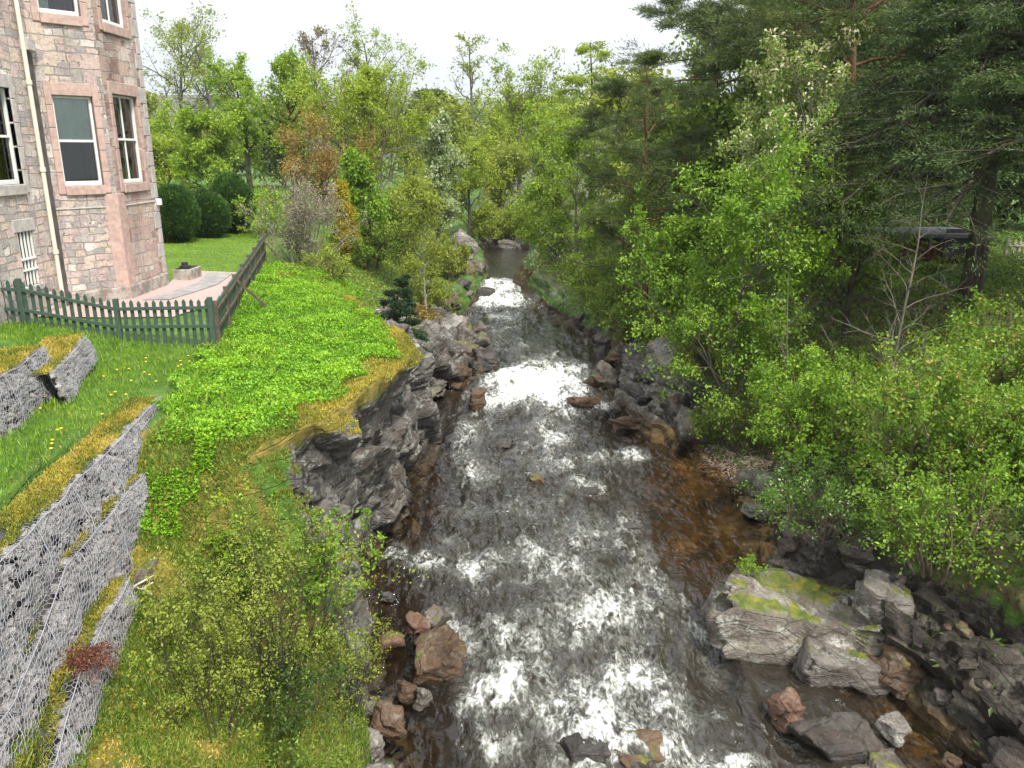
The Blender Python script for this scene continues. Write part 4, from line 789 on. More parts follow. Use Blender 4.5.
# --- right bank pines
def pine(label, px, Y, toppy, R_, seed, x_leaf='pine', **kw):
    d = dict(n1=20, n2=8, n3=6, lpt=62, ls=.12, spread=.2, trunk_r=.16, t0=.45, asp=.14, flat=.3); d.update(kw)
    return tree('scots_pine', label, XP(px, Y), Y, ZP(toppy, Y), 'pine', x_leaf, R_, 'pine', seed, 'pine tree', **d)
pine('slender scots pine at the left end of the right bank trees', 648, 27, 36, 2.7, 51, t0=.25, n1=24, trunk_r=.12)
pine('bushy scots pine rising behind the slender pine', 712, 33, -40, 3.7, 52, ls=.17, spread=.34, t0=.5, trunk_r=.2, lpt=40)
pine('tall scots pine with bare reddish trunk above the cream flowered tree', 838, 24, -110, 4.4, 53, n1=26, trunk_r=.2, t0=.55, spread=.34, ls=.15)
pine('scots pine with dense top at the top centre of the wood', 780, 31, -70, 4.2, 57, ls=.18, spread=.36, t0=.55, trunk_r=.2)
tree('dark_spruce', 'massive dark spruce with hanging branches at the right edge', XP(972, 20), 20, ZP(-200, 20), 'dark', 'spruce', 4.8, 'spruce', 54, 'conifer', n1=64, n2=10, n3=7, lpt=40, ls=.11, spread=.24, trunk_r=.28, t0=.36, droop=.25, asp=.16)
tree('dark_spruce', 'second dark conifer filling the upper right corner', XP(1070, 18), 18, ZP(-200, 18), 'dark', 'spruce', 4.4, 'spruce', 55, 'conifer', n1=50, n2=9, n3=7, lpt=36, ls=.11, spread=.24, trunk_r=.25, t0=.42, droop=.2, asp=.16)
tree('dark_spruce', 'dark conifer behind the cream flowered tree', XP(885, 31), 31, ZP(-70, 31), 'dark', 'spruce', 4.6, 'spruce', 56, 'conifer', n1=60, n2=8, n3=6, lpt=20, ls=.22, spread=.4, trunk_r=.25, t0=.1, droop=.2, asp=.22)
# --- right bank broadleaves
tree('sycamore_tree', 'bright green broadleaf tree in the middle of the right bank', XP(735, 20), 20, ZP(180, 20), 'grey', 'maple', 3.2, 'broad', 61, n1=18, n2=9, n3=6, lpt=30, ls=.095, spread=.2, trunk_r=.08, t0=.12, shape=[.9, 1, .9, .5], flat=.75)
tree('sycamore_tree', 'second bright green broadleaf tree lower and nearer the river', XP(690, 24), 24, ZP(235, 24), 'grey', 'maple', 1.7, 'broad', 62, n1=16, n2=8, n3=6, lpt=26, ls=.11, spread=.22, trunk_r=.07, t0=.1, flat=.75)
tree('blossom_tree', 'cream flowered tree rising through the pines', XP(775, 22.5), 22.5, ZP(60, 22.5), 'grey', 'cream', 3.3, 'broad', 63, n1=20, n2=8, n3=6, lpt=24, ls=.095, spread=.2, trunk_r=.12, t0=.25, shape=[.8, 1, .8, .35])
tree('leafy_tree', 'deep green tree behind the bare dead tree', XP(852, 20.5), 20.5, ZP(190, 20.5), 'dark', 'mid', 2.6, 'broad', 64, n1=16, n2=8, n3=6, lpt=22, ls=.1, spread=.24, trunk_r=.1, t0=.15)
tree('leafy_tree', 'light green riverside tree left of the slender pine', XP(578, 36), 36, ZP(130, 36), 'grey', 'bright', 2.4, 'broad', 65, n1=16, n2=7, n3=5, lpt=26, ls=.12, spread=.26, trunk_r=.1, t0=.1, shape=[.7, 1, .8, .4])
tree('leafy_tree', 'light green bush-like tree overhanging the upper rapids', XP(552, 39, 3), 39, ZP(195, 39), 'grey', 'bright', 2.2, 'broad', 66, n1=16, n2=7, n3=5, lpt=24, ls=.13, spread=.28, trunk_r=.1, t0=.05, droop=.2)
tree('leafy_tree', 'olive green thicket tree at the foot of the slender pine', XP(622, 27.5, 3), 27.5, ZP(200, 27.5), 'grey', 'mid', 2.5, 'broad', 67, n1=16, n2=8, n3=6, lpt=20, ls=.08, spread=.2, trunk_r=.07, t0=.05)
tree('leafy_tree', 'dark understory tree deep in the wood left of the hut', XP(815, 28), 28, ZP(150, 28), 'dark', 'deep', 3.6, 'broad', 68, n1=18, n2=8, n3=6, lpt=18, ls=.18, spread=.4, trunk_r=.12, t0=.05)
tree('leafy_tree', 'dark understory tree behind the slender pine', XP(680, 33), 33, ZP(150, 33), 'dark', 'mid', 3.4, 'broad', 69, n1=18, n2=8, n3=6, lpt=18, ls=.2, spread=.4, trunk_r=.12, t0=.05)
tree('leafy_tree', 'dark understory tree behind the bright broadleaf trees', XP(745, 29), 29, ZP(130, 29), 'dark', 'mid', 3.6, 'broad', 70, n1=18, n2=8, n3=6, lpt=18, ls=.2, spread=.4, trunk_r=.12, t0=.05)
for i, (px, Y, tpp, w_, lf_) in enumerate([(640, 45, 110, 120, 'olive'), (730, 48, 60, 150, 'mid'), (830, 44, 60, 160, 'deep'), (930, 46, 50, 160, 'deep'), (1030, 40, 60, 160, 'deep'), (1100, 30, 80, 140, 'deep'), (1000, 33, 120, 120, 'deep')]):
    T(px, Y, tpp, 'background_tree', 'dark leafy tree deep in the wood on the right', 'dark', lf_, w_, seed=500 + i, lpt=16, ls=.32, spread=.9, trunk_r=.2, t0=.05, n1=18, n2=8, n3=6, group='dark trees deep in the right-hand wood')
# --- dead trees
tree('dead_tree', 'bare dead tree with crooked grey branches in front of the dark wood', XP(889, 15.6, 4), 15.6, ZP(160, 15.6), 'dead', None, 2.0, 'broad', 71, n1=26, n2=6, n3=4, trunk_r=.045, t0=.15, droop=.4, cat='dead tree', shape=[1, .9, .6, .35])
tree('dead_tree', 'small bare tree with arching side branch above the gravel', XP(785, 18, 3.5), 17.4, ZP(250, 17.4), 'dead', None, 1.9, 'broad', 72, n1=9, n2=5, n3=4, trunk_r=.04, t0=.25, droop=.9, cat='dead tree', shape=[1, .9, .6, .3])
# --- near right shrubs
bush('leafy_bush', 'dense bright green bush above the pale slab', XP(822, 15.2, 3), 15.2, 2.2, 1.45, 'maple', 'twig', 81, stems=22, n2=9, n3=6, lpt=30, ls=.068, spread=.16, z=1.9)
bush('leafy_bush', 'bright green bush right behind the dense bright bush', XP(850, 16.5, 3), 16.5, 1.9, 1.3, 'maple', 'twig', 82, stems=14, n2=8, n3=5, lpt=20, ls=.07, spread=.18)
bush('leafy_bush', 'large yellow green bush with bronze tips at the right edge', XP(935, 12.6, 3), 12.8, 2.5, 1.8, 'bronze', 'twig', 83, stems=24, n2=9, n3=6, lpt=23, ls=.068, spread=.17, z=2.3)
bush('leafy_bush', 'leafy bush with tangled brown twigs under the large bronze tipped bush', XP(950, 11.2, 2.5), 11.4, 2.0, 1.5, 'maple', 'twig', 84, stems=22, n2=8, n3=5, lpt=13, ls=.062, spread=.15, z=1.6)
bush('flowering_bush', 'low bush with small white flowers above the mossy slab', XP(835, 12.9, 2), 13.2, 1.4, 1.35, 'whiteflower', 'twig', 85, stems=18, n2=8, n3=5, lpt=14, ls=.05, spread=.14, z=1.3)
bush('leafy_bush', 'bush at the right edge beside the white picket fence', XP(1010, 15.5, 4), 15.5, 1.6, 1.5, 'bronze', 'twig', 86, stems=16, n2=8, n3=5, lpt=18, ls=.07, spread=.2)
bush('leafy_bush', 'mid green bush between dead tree and small bare tree', XP(835, 18.5, 4), 18.7, 1.7, 1.6, 'mid', 'twig', 87, stems=16, n2=8, n3=5, lpt=18, ls=.08, spread=.2)
bush('leafy_bush', 'deep green bush under the bright broadleaf tree', XP(760, 19.5, 4), 19.6, 1.5, 1.5, 'mid', 'twig', 88, stems=16, n2=8, n3=5, lpt=16, ls=.08, spread=.2)
bush('leafy_bush', 'young green bush above the tall lichen slab', XP(690, 24.6, 3.5), 22.5, 1.5, 1.3, 'maple', 'twig', 89, stems=14, n2=8, n3=5, lpt=16, ls=.08, spread=.2)
bush('leafy_bush', 'small green bush on the rocks right of the fall', XP(640, 26, 3), 26, 1.4, 1.2, 'mid', 'twig', 90, stems=14, n2=8, n3=5, lpt=16, ls=.08, spread=.2)
bush('leafy_bush', 'green bush drooping over the rocks opposite the left outcrop', 3.9, 27.6, 1.3, 1.3, 'mid', 'twig', 124, stems=14, n2=8, n3=5, lpt=16, ls=.08, spread=.2)
bush('leafy_bush', 'bright bush at the waterline below the olive thicket', 3.3, 33.5, 1.5, 1.4, 'bright', 'twig', 125, stems=14, n2=8, n3=5, lpt=16, ls=.09, spread=.2)
bush('leafy_bush', 'brown green bush between the tall lichen slab and the small bare tree', 5.7, 21.9, 1.2, 1.2, 'olive', 'twig', 126, stems=14, n2=8, n3=5, lpt=14, ls=.07, spread=.2)
bush('leafy_bush', 'low green bush on the bank below the slender pine', XP(605, 30, 3), 30.5, 1.5, 1.2, 'bright', 'twig', 91, stems=12, n2=8, n3=5, lpt=14, ls=.09, spread=.2)
bush('leafy_bush', 'bush at the far right corner above the brown pool', 8.6, 12.0, 1.4, 1.2, 'maple', 'twig', 92, stems=16, n2=8, n3=5, lpt=16, ls=.06, spread=.16)
bush('leafy_bush', 'small fresh sprig on top of the mossy slab', 4.1, 12.3, .35, .3, 'maple', 'twig', 93, stems=7, n2=4, n3=3, lpt=8, ls=.045, spread=.06, z=.95, stem_r=.006)
bush('leafy_bush', 'fern like bush at the right edge below the tangled twigs', 8.1, 10.2, .9, .9, 'deep', 'twig', 94, stems=14, n2=8, n3=5, lpt=14, ls=.06, spread=.12)
# --- left lower slope
bush('sapling_bush', 'open budding sapling thicket on the slope below the lawn', -2.95, 8.2, 2.1, 1.3, 'olive', 'dark', 101, stems=24, n2=10, n3=5, lpt=8, ls=.036, spread=.09, stem_r=.011)
bush('sapling_bush', 'thin budding sapling at the bottom edge near the wire baskets', -3.2, 7.2, 1.7, .8, 'olive', 'dark', 102, stems=14, n2=8, n3=5, lpt=10, ls=.035, spread=.08, stem_r=.009)
bush('sapling_bush', 'budding sapling close to the river at the bottom of the left bank', -2.35, 9.3, 1.5, .9, 'olive', 'dark', 103, stems=16, n2=9, n3=5, lpt=8, ls=.036, spread=.08, stem_r=.009)
bush('leafy_bush', 'fresh green leafy sapling against the dark cliff', -2.62, 9.75, 1.9, .6, 'maple', 'twig', 104, stems=9, n2=8, n3=5, lpt=10, ls=.055, spread=.09, stem_r=.009, z=1.6)
bush('leafy_bush', 'mid green leafy bush behind the budding sapling thicket', -3.5, 9.2, .9, .6, 'mid', 'twig', 107, stems=14, n2=8, n3=5, lpt=9, ls=.05, spread=.1, stem_r=.008)
bush('leafy_bush', 'low dark bush in the shade beneath the budding sapling thicket', -2.7, 8.0, .8, .8, 'deep', 'twig', 108, stems=16, n2=8, n3=5, lpt=9, ls=.045, spread=.1, stem_r=.008)
bush('leafy_bush', 'weedy green bush at the bottom edge of the left slope', -2.5, 7.1, .8, .7, 'mid', 'twig', 109, stems=14, n2=8, n3=5, lpt=9, ls=.045, spread=.1, stem_r=.008)
tree('young_sapling', 'tall thin sapling stem rising in front of the little rock ledge', -3.45, 8.9, 4.3, 'dark', 'bright', .55, 'broad', 105, n1=9, n2=3, n3=2, lpt=5, ls=.05, spread=.08, trunk_r=.012, t0=.35, cat='sapling')
tree('young_sapling', 'second thin sapling near the white stick', -3.75, 7.5, 3.3, 'dark', 'olive', .4, 'broad', 106, n1=8, n2=3, n3=2, lpt=5, ls=.04, spread=.06, trunk_r=.01, t0=.4, cat='sapling')

bush('leafy_bush', 'light olive bush closing the far end of the calm pool on the left', -1.4, 54.0, 2.2, 2.0, 'olive', 'twig', 121, stems=14, n2=8, n3=5, lpt=18, ls=.14, spread=.35, z=2.0)
bush('leafy_bush', 'yellow green bush closing the far end of the calm pool on the right', 1.4, 54.5, 2.6, 2.2, 'yellowgreen', 'twig', 122, stems=14, n2=8, n3=5, lpt=18, ls=.14, spread=.35, z=2.0)
# ------------------------------------------------------------------ ground vegetation (uncountable)
def cover(name, label, N_, reg, leaf, size, asp, flat, lift, seed, up=None, mask=None, clump=1.2, hgt=0.):
    r = rs(seed); x = r.uniform(reg[0], reg[1], N_); y = r.uniform(reg[2], reg[3], N_); k_ = mask(x, y, r) if mask else np.ones(N_, bool); x, y = x[k_], y[k_]
    z = np.empty(len(x)); nz = np.empty(len(x))
    for i in range(len(x)):
        a_, b_ = gzn(x[i], y[i]); z[i] = a_; nz[i] = abs(b_.z)
    hh = fbm(np.stack([x * clump, y * clump, 0 * x], 1), 3, seed); Cn = np.stack([x, y, z + lift * r.uniform(.2, 1, len(x)) + hgt * np.clip(hh + .3, 0, 1)], 1)
    k_ = nz > .16; Cn, hh = Cn[k_], hh[k_]
    V, F = leaves(r, Cn, size, asp, flat, None if up is None else (np.zeros((len(Cn), 3)) + np.array([0, 0, up])))
    t = np.clip(.5 + .45 * hh + r.normal(size=len(Cn)) * .22, 0, 1)
    return tag(link(name, mesh(name, V, F, LF[leaf], {'tint': ('FACE', t)})), label=label, kind='stuff')
def lawn_mask(x, y, r):
    rim = k('RMx', y); fence = np.interp(y, [9, 10.2, 11.6, 15.4, 24.5], [-4.7, -4.9, -5.15, -5.9, -7.6]); n_ = fbm(np.stack([x * 1.5, y * 1.5, 0 * x], 1), 3, 4) * .35
    return (x < rim - .3 + n_ * 1.5) & (x > fence + .05 + (y < 15.3) * (n_ - .1)) & (y > 10.15 + n_ * .3)
cover('ground_cover', 'lush bright green leafy ground cover on the bank', 210000, (-8, -1.9, 9.8, 26), 'cover', .046, .75, .62, .1, 1, mask=lawn_mask, hgt=.16, clump=2.6)
cover('lawn_weeds', 'taller grass and weeds standing in the bank cover', 26000, (-8, -1.9, 9.8, 26), 'grass', .13, .12, .2, .06, 21, up=1.2, mask=lambda x, y, r: lawn_mask(x, y, r) & (fbm(np.stack([x * 1.3, y * 1.3, 0 * x], 1), 3, 41) > -.05), hgt=.12)
def terr_mask(x, y, r): return (x < np.interp(y, [3, 6.6, 8.5, 11.6, 15.2], [-4.5, -4.95, -5.2, -5.55, -5.5]) - r.exponential(.22, len(x))) & (x > np.interp(y, [3, 9, 12.4, 12.6], [-6.3, -6.6, -7.2, -12])) & (y < 15.25)
cover('grass', 'rough green grass with yellow patches on the terrace', 60000, (-12, -4, 4.5, 15.3), 'grass', .12, .09, .2, .0, 2, up=1.6, mask=terr_mask, hgt=.02)
def edge_mask(x, y, r): e = np.interp(y, [3, 6.6, 8.5, 11.6], [-4.35, -4.8, -5.05, -5.4]); return (x < e) & (x > e - r.exponential(.3, len(x)) * (1 + fbm(np.stack([x * 2, y * 2, 0 * x], 1), 3, 8))) & (y < 11.6)
cover('dry_moss', 'yellow dry moss along the gabion terrace edge', 34000, (-6.5, -4, 4.5, 11.7), 'drygrass', .045, .2, .3, .0, 3, up=1.2, mask=edge_mask)
def rim_mask(x, y, r): rim = k('RMx', y); n_ = fbm(np.stack([x * 1.8, y * 1.8, 0 * x], 1), 3, 4) * .3; return (x < rim + .25) & (x > rim - .75 + n_ + r.normal(size=len(x)) * .16) & (y > 10.1) & (y < 21.5)
cover('yellow_moss', 'golden moss hanging over the rim of the cliff', 150000, (-5, -1.6, 10, 21.5), 'drygrass', .05, .35, .3, .02, 6, up=.6, mask=rim_mask, hgt=.05)
def slope_mask(x, y, r): n_ = fbm(np.stack([x * 1.6, y * 1.6, 0 * x], 1), 4, 14); return (x > np.interp(y, [5, 8.3, 9.5], [-4.8, -4.9, -5.0])) & (x < k('WLx', y) - .4 - np.clip((y - 9.8) * .6, 0, 9)) & (n_ > -.25)
cover('slope_grass', 'patchy grass and weeds on the lower left slope', 100000, (-5.2, -1.8, 4.5, 10.9), 'rough', .09, .14, .2, .0, 7, up=1.0, mask=slope_mask, hgt=.03)
cover('slope_weeds', 'yellow brown moss and weeds on the lower left slope', 56000, (-5.2, -1.8, 4.5, 10.9), 'drygrass', .045, .4, .4, .0, 8, up=.6, mask=lambda x, y, r: (x > -5) & (x < k('WLx', y) - .7 - np.clip((y - 9.8) * .6, 0, 9)))
cover('leafy_weeds', 'bright leafy weeds in clumps below the lawn edge', 26000, (-4.9, -2.6, 8.2, 10.6), 'cover', .045, .75, .7, .06, 9, mask=lambda x, y, r: (fbm(np.stack([x * 1.7, y * 1.7, 0 * x], 1), 3, 77) > .22 + .12 * (x > -4)), hgt=.1)
cover('undergrowth', 'green undergrowth covering the right bank', 110000, (4, 17, 9, 34), 'mid', .085, .6, .6, .05, 10, mask=lambda x, y, r: (x > k('WRx', y) + np.interp(y, [9, 13, 16, 22, 34], [1.5, 1.5, 2.3, 1.2, .6]) + 1.5 * (np.hypot((x - 5.8) / 1.0, (y - 19.2) / 1.5) < 1) + .3 * fbm(np.stack([x, y, 0 * x], 1), 3, 5)), hgt=.3)
cover('undergrowth', 'green undergrowth on the upstream left bank', 50000, (-12, -1.5, 21.5, 50), 'olive', .1, .5, .6, .05, 11, mask=lambda x, y, r: (x < k('WLx', y) - np.interp(y, [22, 29, 31], [1.6, 1.6, .6])) & (x > -7 - (y - 24) * .1), hgt=.25)
cover('undergrowth', 'light green undergrowth on the upstream right bank', 36000, (.8, 12, 30, 54), 'bright', .12, .5, .6, .05, 12, mask=lambda x, y, r: (x > k('WRx', y) + .9), hgt=.35)
cover('lawn_grass', 'short mown grass of the lawn beside the house', 90000, (-14, -7.2, 22.0, 40), 'lawn', .05, .2, .2, .0, 13, up=1.2)
cover('meadow', 'rough grass under the distant trees', 50000, (-40, -5, 34, 75), 'grass', .25, .25, .3, .0, 15, up=.8)
cover('meadow', 'leaf litter and grass inside the right-hand wood', 30000, (6, 30, 9, 40), 'deep', .14, .4, .6, .0, 16)

# ------------------------------------------------------------------ dandelions
r = rs(9); D, Fi = ico(2)
V = D * np.array([.022, .022, .01]); dme = mesh('dandelion', V, Fi, M['yellow'], smooth=True)
stem = MB(); stem.beam((0, 0, -.09), (0, 0, 0), .004, .004)
sme = stem.build('stem', LF['grass'].copy() if False else M['green_paint']).data; bpy.data.objects.remove(bpy.data.objects['stem'])
for i in range(44):
    if i < 32: y = r.uniform(7, 14.6); x = r.uniform(-6.7, float(np.interp(y, [6.6, 11.6, 15], [-5.0, -5.6, -5.9])))
    else: y = r.uniform(10.5, 20); x = r.uniform(-6, -3.6)
    o = link('dandelion', dme, loc=(x, y, gz(x, y) + .11)); tag(o, 'small yellow dandelion flower in the grass of the bank', 'flower', 'dandelions in the grass'); link('stem', sme, o)
# ------------------------------------------------------------------ gabions
def gabion(top, hts, bulge, label, depth=.45, seed=0, cell=.066, moss=True, wr=.0029):
    """top = front top edge polyline (x,y,z) going away from the camera; river side is +X"""
    r = rs(seed + 700); top = np.array(top, float); s_ = np.concatenate([[0], np.cumsum(np.linalg.norm(np.diff(top, axis=0), axis=1))]); Ls = s_[-1]
    def S(s, t):                              # t: -depth..0 on the top, 0..h down the face
        p = np.stack([np.interp(s, s_, top[:, i]) for i in range(3)], -1); h = np.interp(s, s_, hts)
        e = 1e-2; q0 = np.stack([np.interp(s + e, s_, top[:, i]) - np.interp(s - e, s_, top[:, i]) for i in range(2)], -1); q0 /= np.linalg.norm(q0, axis=-1, keepdims=True) + 1e-9
        nx = np.stack([q0[..., 1], -q0[..., 0]], -1)      # outward (+X)
        f = np.clip(t / .95, 0, 1); tt = np.clip(t, 0, None); ins = np.clip(-t, 0, None)
        pn = np.stack([s * 2.2, t * 2.2, 0 * s + seed], -1); bl = fbm(pn, 3, seed) * bulge * np.clip(.35 + tt * 1.3, 0, 1)
        off = tt * .15 + bl + .05 * np.sin(np.clip(tt / .8, 0, 1) * math.pi) - ins
        out_ = np.stack([p[..., 0] + nx[..., 0] * off, p[..., 1] + nx[..., 1] * off, p[..., 2] - tt + fbm(pn * .7 + 9, 2, seed + 3) * .045 - ins * .05], -1)
        return out_, h
    root = empty('gabion_wall', tuple(top[0] - np.array([0, 0, hts[0]])), label, 'gabion')
    off0 = np.array(root.location)
    # core that the stones sit on
    ss = np.linspace(0, Ls, 60); tt_ = np.linspace(-depth, 1, 16); Sg, Tg = np.meshgrid(ss, tt_, indexing='ij'); _, h = S(ss, 0 * ss)
    Tg = np.where(Tg > 0, Tg * h[:, None], Tg); V, _ = S(Sg, Tg); V = V - np.array([.09, 0, .02]) * np.where(Tg > 0, 1, .4)[..., None]
    id_ = np.arange(60 * 16).reshape(60, 16); Fc = np.stack([id_[:-1, :-1], id_[1:, :-1], id_[1:, 1:], id_[:-1, 1:]], -1).reshape(-1, 4)
    parts = []
    D, Fi = ico(2); shapes = [rock_shape((1, 1, 1), seed * 10 + i, 3, rough=.03)[0] for i in range(6)]; Fi = ico(3)[1]
    s = .05
    n_ = int(Ls * np.mean(hts) * 170)
    for i in range(n_):
        a_ = r.uniform(0, Ls); hh_ = float(np.interp(a_, s_, hts)); b_ = r.uniform(.03, hh_); z_ = r.uniform(.09, .22)
        p, _ = S(np.array([a_]), np.array([b_])); V_ = shapes[r.integers(0, 6)] * np.array([z_ * .6, z_, z_ * r.uniform(.5, .85)]); V_ = V_ @ rotm((r.normal() * .3, r.normal() * .3, r.normal() * .5)).T
        parts.append((V_ + p[0] - np.array([z_ * .27, 0, 0]) - off0, Fi))
    Vs, Fs = cat_vf(parts)
    link('stone_fill', mesh('stone_fill', Vs, Fs, M['stone_fill'], smooth=False), root)
    link('backing', mesh('backing', V.reshape(-1, 3) - off0, Fc, M['rock_wet'], smooth=True), root)
    # hexagonal wire net
    hw = cell; hv = cell * 1.25; segs = []
    nr = int((max(hts) + .14) / (hv * .75)) + 2; nc = int(Ls / hw) + 1
    for i in range(nr):
        t_ = -.12 + i * hv * .75
        for j in range(nc):
            x0 = (j + (.5 if i % 2 else 0)) * hw
            a = (x0, t_); b1 = (x0 + hw * .5, t_ - hv * .25); b2 = (x0 - hw * .5, t_ - hv * .25); c = (x0, t_ + hv * .5)
            segs += [(a, b1), (a, b2), (a, c)]
    sg = np.array(segs); jit = lambda q_: q_ + np.stack([fbm(np.concatenate([q_ * 5, q_[:, :1] * 0], 1), 2, seed + 5), fbm(np.concatenate([q_ * 5, q_[:, :1] * 0], 1), 2, seed + 6)], 1) * cell * .7
    A0 = jit(sg[:, 0]); B0 = jit(sg[:, 1]); Am = (A0 + B0) / 2
    hA = np.interp(Am[:, 0], s_, hts); ok = (A0[:, 0] > 0) & (B0[:, 0] > 0) & (A0[:, 0] < Ls) & (B0[:, 0] < Ls) & (Am[:, 1] < hA)
    PA, _ = S(A0[ok, 0], A0[ok, 1]); PB, _ = S(B0[ok, 0], B0[ok, 1]); PP = np.stack([PA, PB], 1) - off0 + np.array([.018, 0, .006])
    v1, f1_ = tubes(PP, np.full(PP.shape[:2], wr), 3)
    # selvedge wires along the top edge and seams
    es = np.linspace(0, Ls, 120); pe, _ = S(es, 0 * es); ed = (pe - off0 + np.array([.02, 0, .012]))[None]; v2, f2_ = tubes(ed, np.full((1, 120), wr * 1.6), 5)
    L_ = [(v1, f1_), (v2, f2_)]
    for q_ in np.arange(.9, Ls, 1.0):
        te = np.linspace(0, float(np.interp(q_, s_, hts)), 14); pe, _ = S(q_ + fbm(np.stack([te * 3, te * 0 + q_, te * 0], 1), 2, 3) * .06, te); v3, f3_ = tubes((pe - off0 + np.array([.022, 0, 0]))[None], np.full((1, 14), wr * 1.8), 4); L_.append((v3, f3_))
    v, f_ = cat_vf(L_); link('wire_mesh', mesh('wire_mesh', v, f_, M['wire'], smooth=True), root)
    if moss:
        n_ = int(Ls * depth * 5000); a_ = r.uniform(0, Ls, n_); b_ = -r.uniform(.04, depth, n_) ; nm = fbm(np.stack([a_ * 1.6, b_ * 3, 0 * a_ + seed], 1), 3, seed); kk = nm > -.35; p, _ = S(a_[kk], b_[kk])
        Vm, Fm = leaves(r, p - off0 + np.array([0, 0, .01]) + r.normal(size=p.shape) * np.array([0, 0, .012]), .045, .3, .3, np.zeros_like(p) + np.array([0, 0, .7])); t = np.clip(.4 + nm[kk] + r.normal(size=len(p)) * .2, 0, 1)
        link('moss', mesh('moss', Vm, Fm, LF['drygrass'], {'tint': ('FACE', t)}), root)
    return root
gabion([(-4.2, 3.4, 4.4), (-4.45, 5.0, 4.4), (-4.68, 6.6, 4.4), (-4.95, 8.5, 4.42), (-5.35, 11.6, 4.42)], [1.35, 1.35, 1.2, .95, .72], .1, 'tall uppermost of the three wire basket walls below the terrace grass', seed=1)
gabion([(-4.2, 3.9, 3.2), (-4.35, 5.93, 3.4), (-4.46, 6.6, 3.62), (-4.62, 7.4, 3.88), (-4.95, 10.45, 3.9)], [1.5, 1.45, 1.2, .95, .5], .1, 'middle wire basket wall running below the tallest one', seed=2, depth=.5)
gabion([(-3.85, 4.2, 2.7), (-4.0, 5.8, 2.87), (-4.15, 6.57, 3.2), (-4.38, 8.15, 3.34)], [.95, .85, .7, .4], .07, 'lowest and shortest wire basket wall nearest the river', seed=3, depth=.6)
gabion([(-6.5, 8.3, 5.1), (-6.75, 10.2, 5.12), (-7.05, 11.75, 5.15)], [.75, .72, .62], .08, 'upper wire basket beside the terrace at the left edge', seed=4, depth=.7)
gabion([(-6.62, 11.1, 4.92), (-6.98, 12.35, 4.95), (-7.25, 13.3, 5.0)], [.5, .48, .42], .07, 'short upper wire basket nearest the green fence', seed=5, depth=.6)
bush('fern_clump', 'small green fern clump below the cliff end of the lawn', -3.1, 9.7, .45, .4, 'mid', 'twig', 127, stems=10, n2=6, n3=3, lpt=10, ls=.05, spread=.1, cat='fern', stem_r=.006)
bush('fern_clump', 'yellow green fern clump on the ledge under the lawn', -3.75, 9.55, .4, .4, 'bright', 'twig', 128, stems=10, n2=6, n3=3, lpt=10, ls=.045, spread=.1, cat='fern', stem_r=.006)
boulder((-4.5, 9.0, 3.0), (.24, 1.7, .4), 'long weathered grey kerb stone below the middle wire basket', 'rock', 131, (4, 0, 3), 5, 'kerb_stone', 'stone', rough=.03)

# rusty bracken, white stick
r = rs(3); o = empty('dead_bracken', (-4.15, 6.75, 3.25), 'rusty red dead bracken hanging over the lowest wire basket', 'fern')
a_ = r.uniform(0, 6.28, 26); P0 = np.zeros((26, 3)); D_ = np.stack([np.cos(a_) * .6 + .3, np.sin(a_) * .6, np.full(26, .5)], 1); l0, r0 = grow(r, P0, D_, r.uniform(.15, .34, 26), np.full(26, .005), 6, .1, (0.1, 0, -1.6), .4)
v, f_ = tubes(l0, r0, 3); link('stems', mesh('stems', v, f_, LF['fern'], {'tint': ('FACE', np.full(len(f_), .5))}), o)
i = r.integers(1, 7, (26, 50)); Cn = l0[np.arange(26)[:, None], i].reshape(-1, 3) + r.normal(size=(1300, 3)) * .018; v, f_ = leaves(r, Cn, .05, .22, .4); link('fronds', mesh('fronds', v, f_, LF['fern'], {'tint': ('FACE', r.uniform(0, 1, len(f_)))}), o)
sp = np.array([[[-.22, 0, 0], [-.1, .05, .04], [0, .03, .02], [.12, .1, .07]], [[-.1, .05, .04], [-.03, .12, .06], [.02, .2, .07], [.05, .26, .06]], [[0, .03, .02], [.08, -.02, .05], [.12, -.05, .03], [.16, -.06, 0]]])
v, f_ = tubes(sp, np.full((3, 4), .013), 6); x_, y_, z_ = GP(142, 604, 2.9); tag(link('broken_stick', mesh('broken_stick', v, f_, M['white_wood'], smooth=True), loc=(x_, y_, gz(x_, y_) + .06)), 'pale peeled forked stick lying on the slope', 'stick')

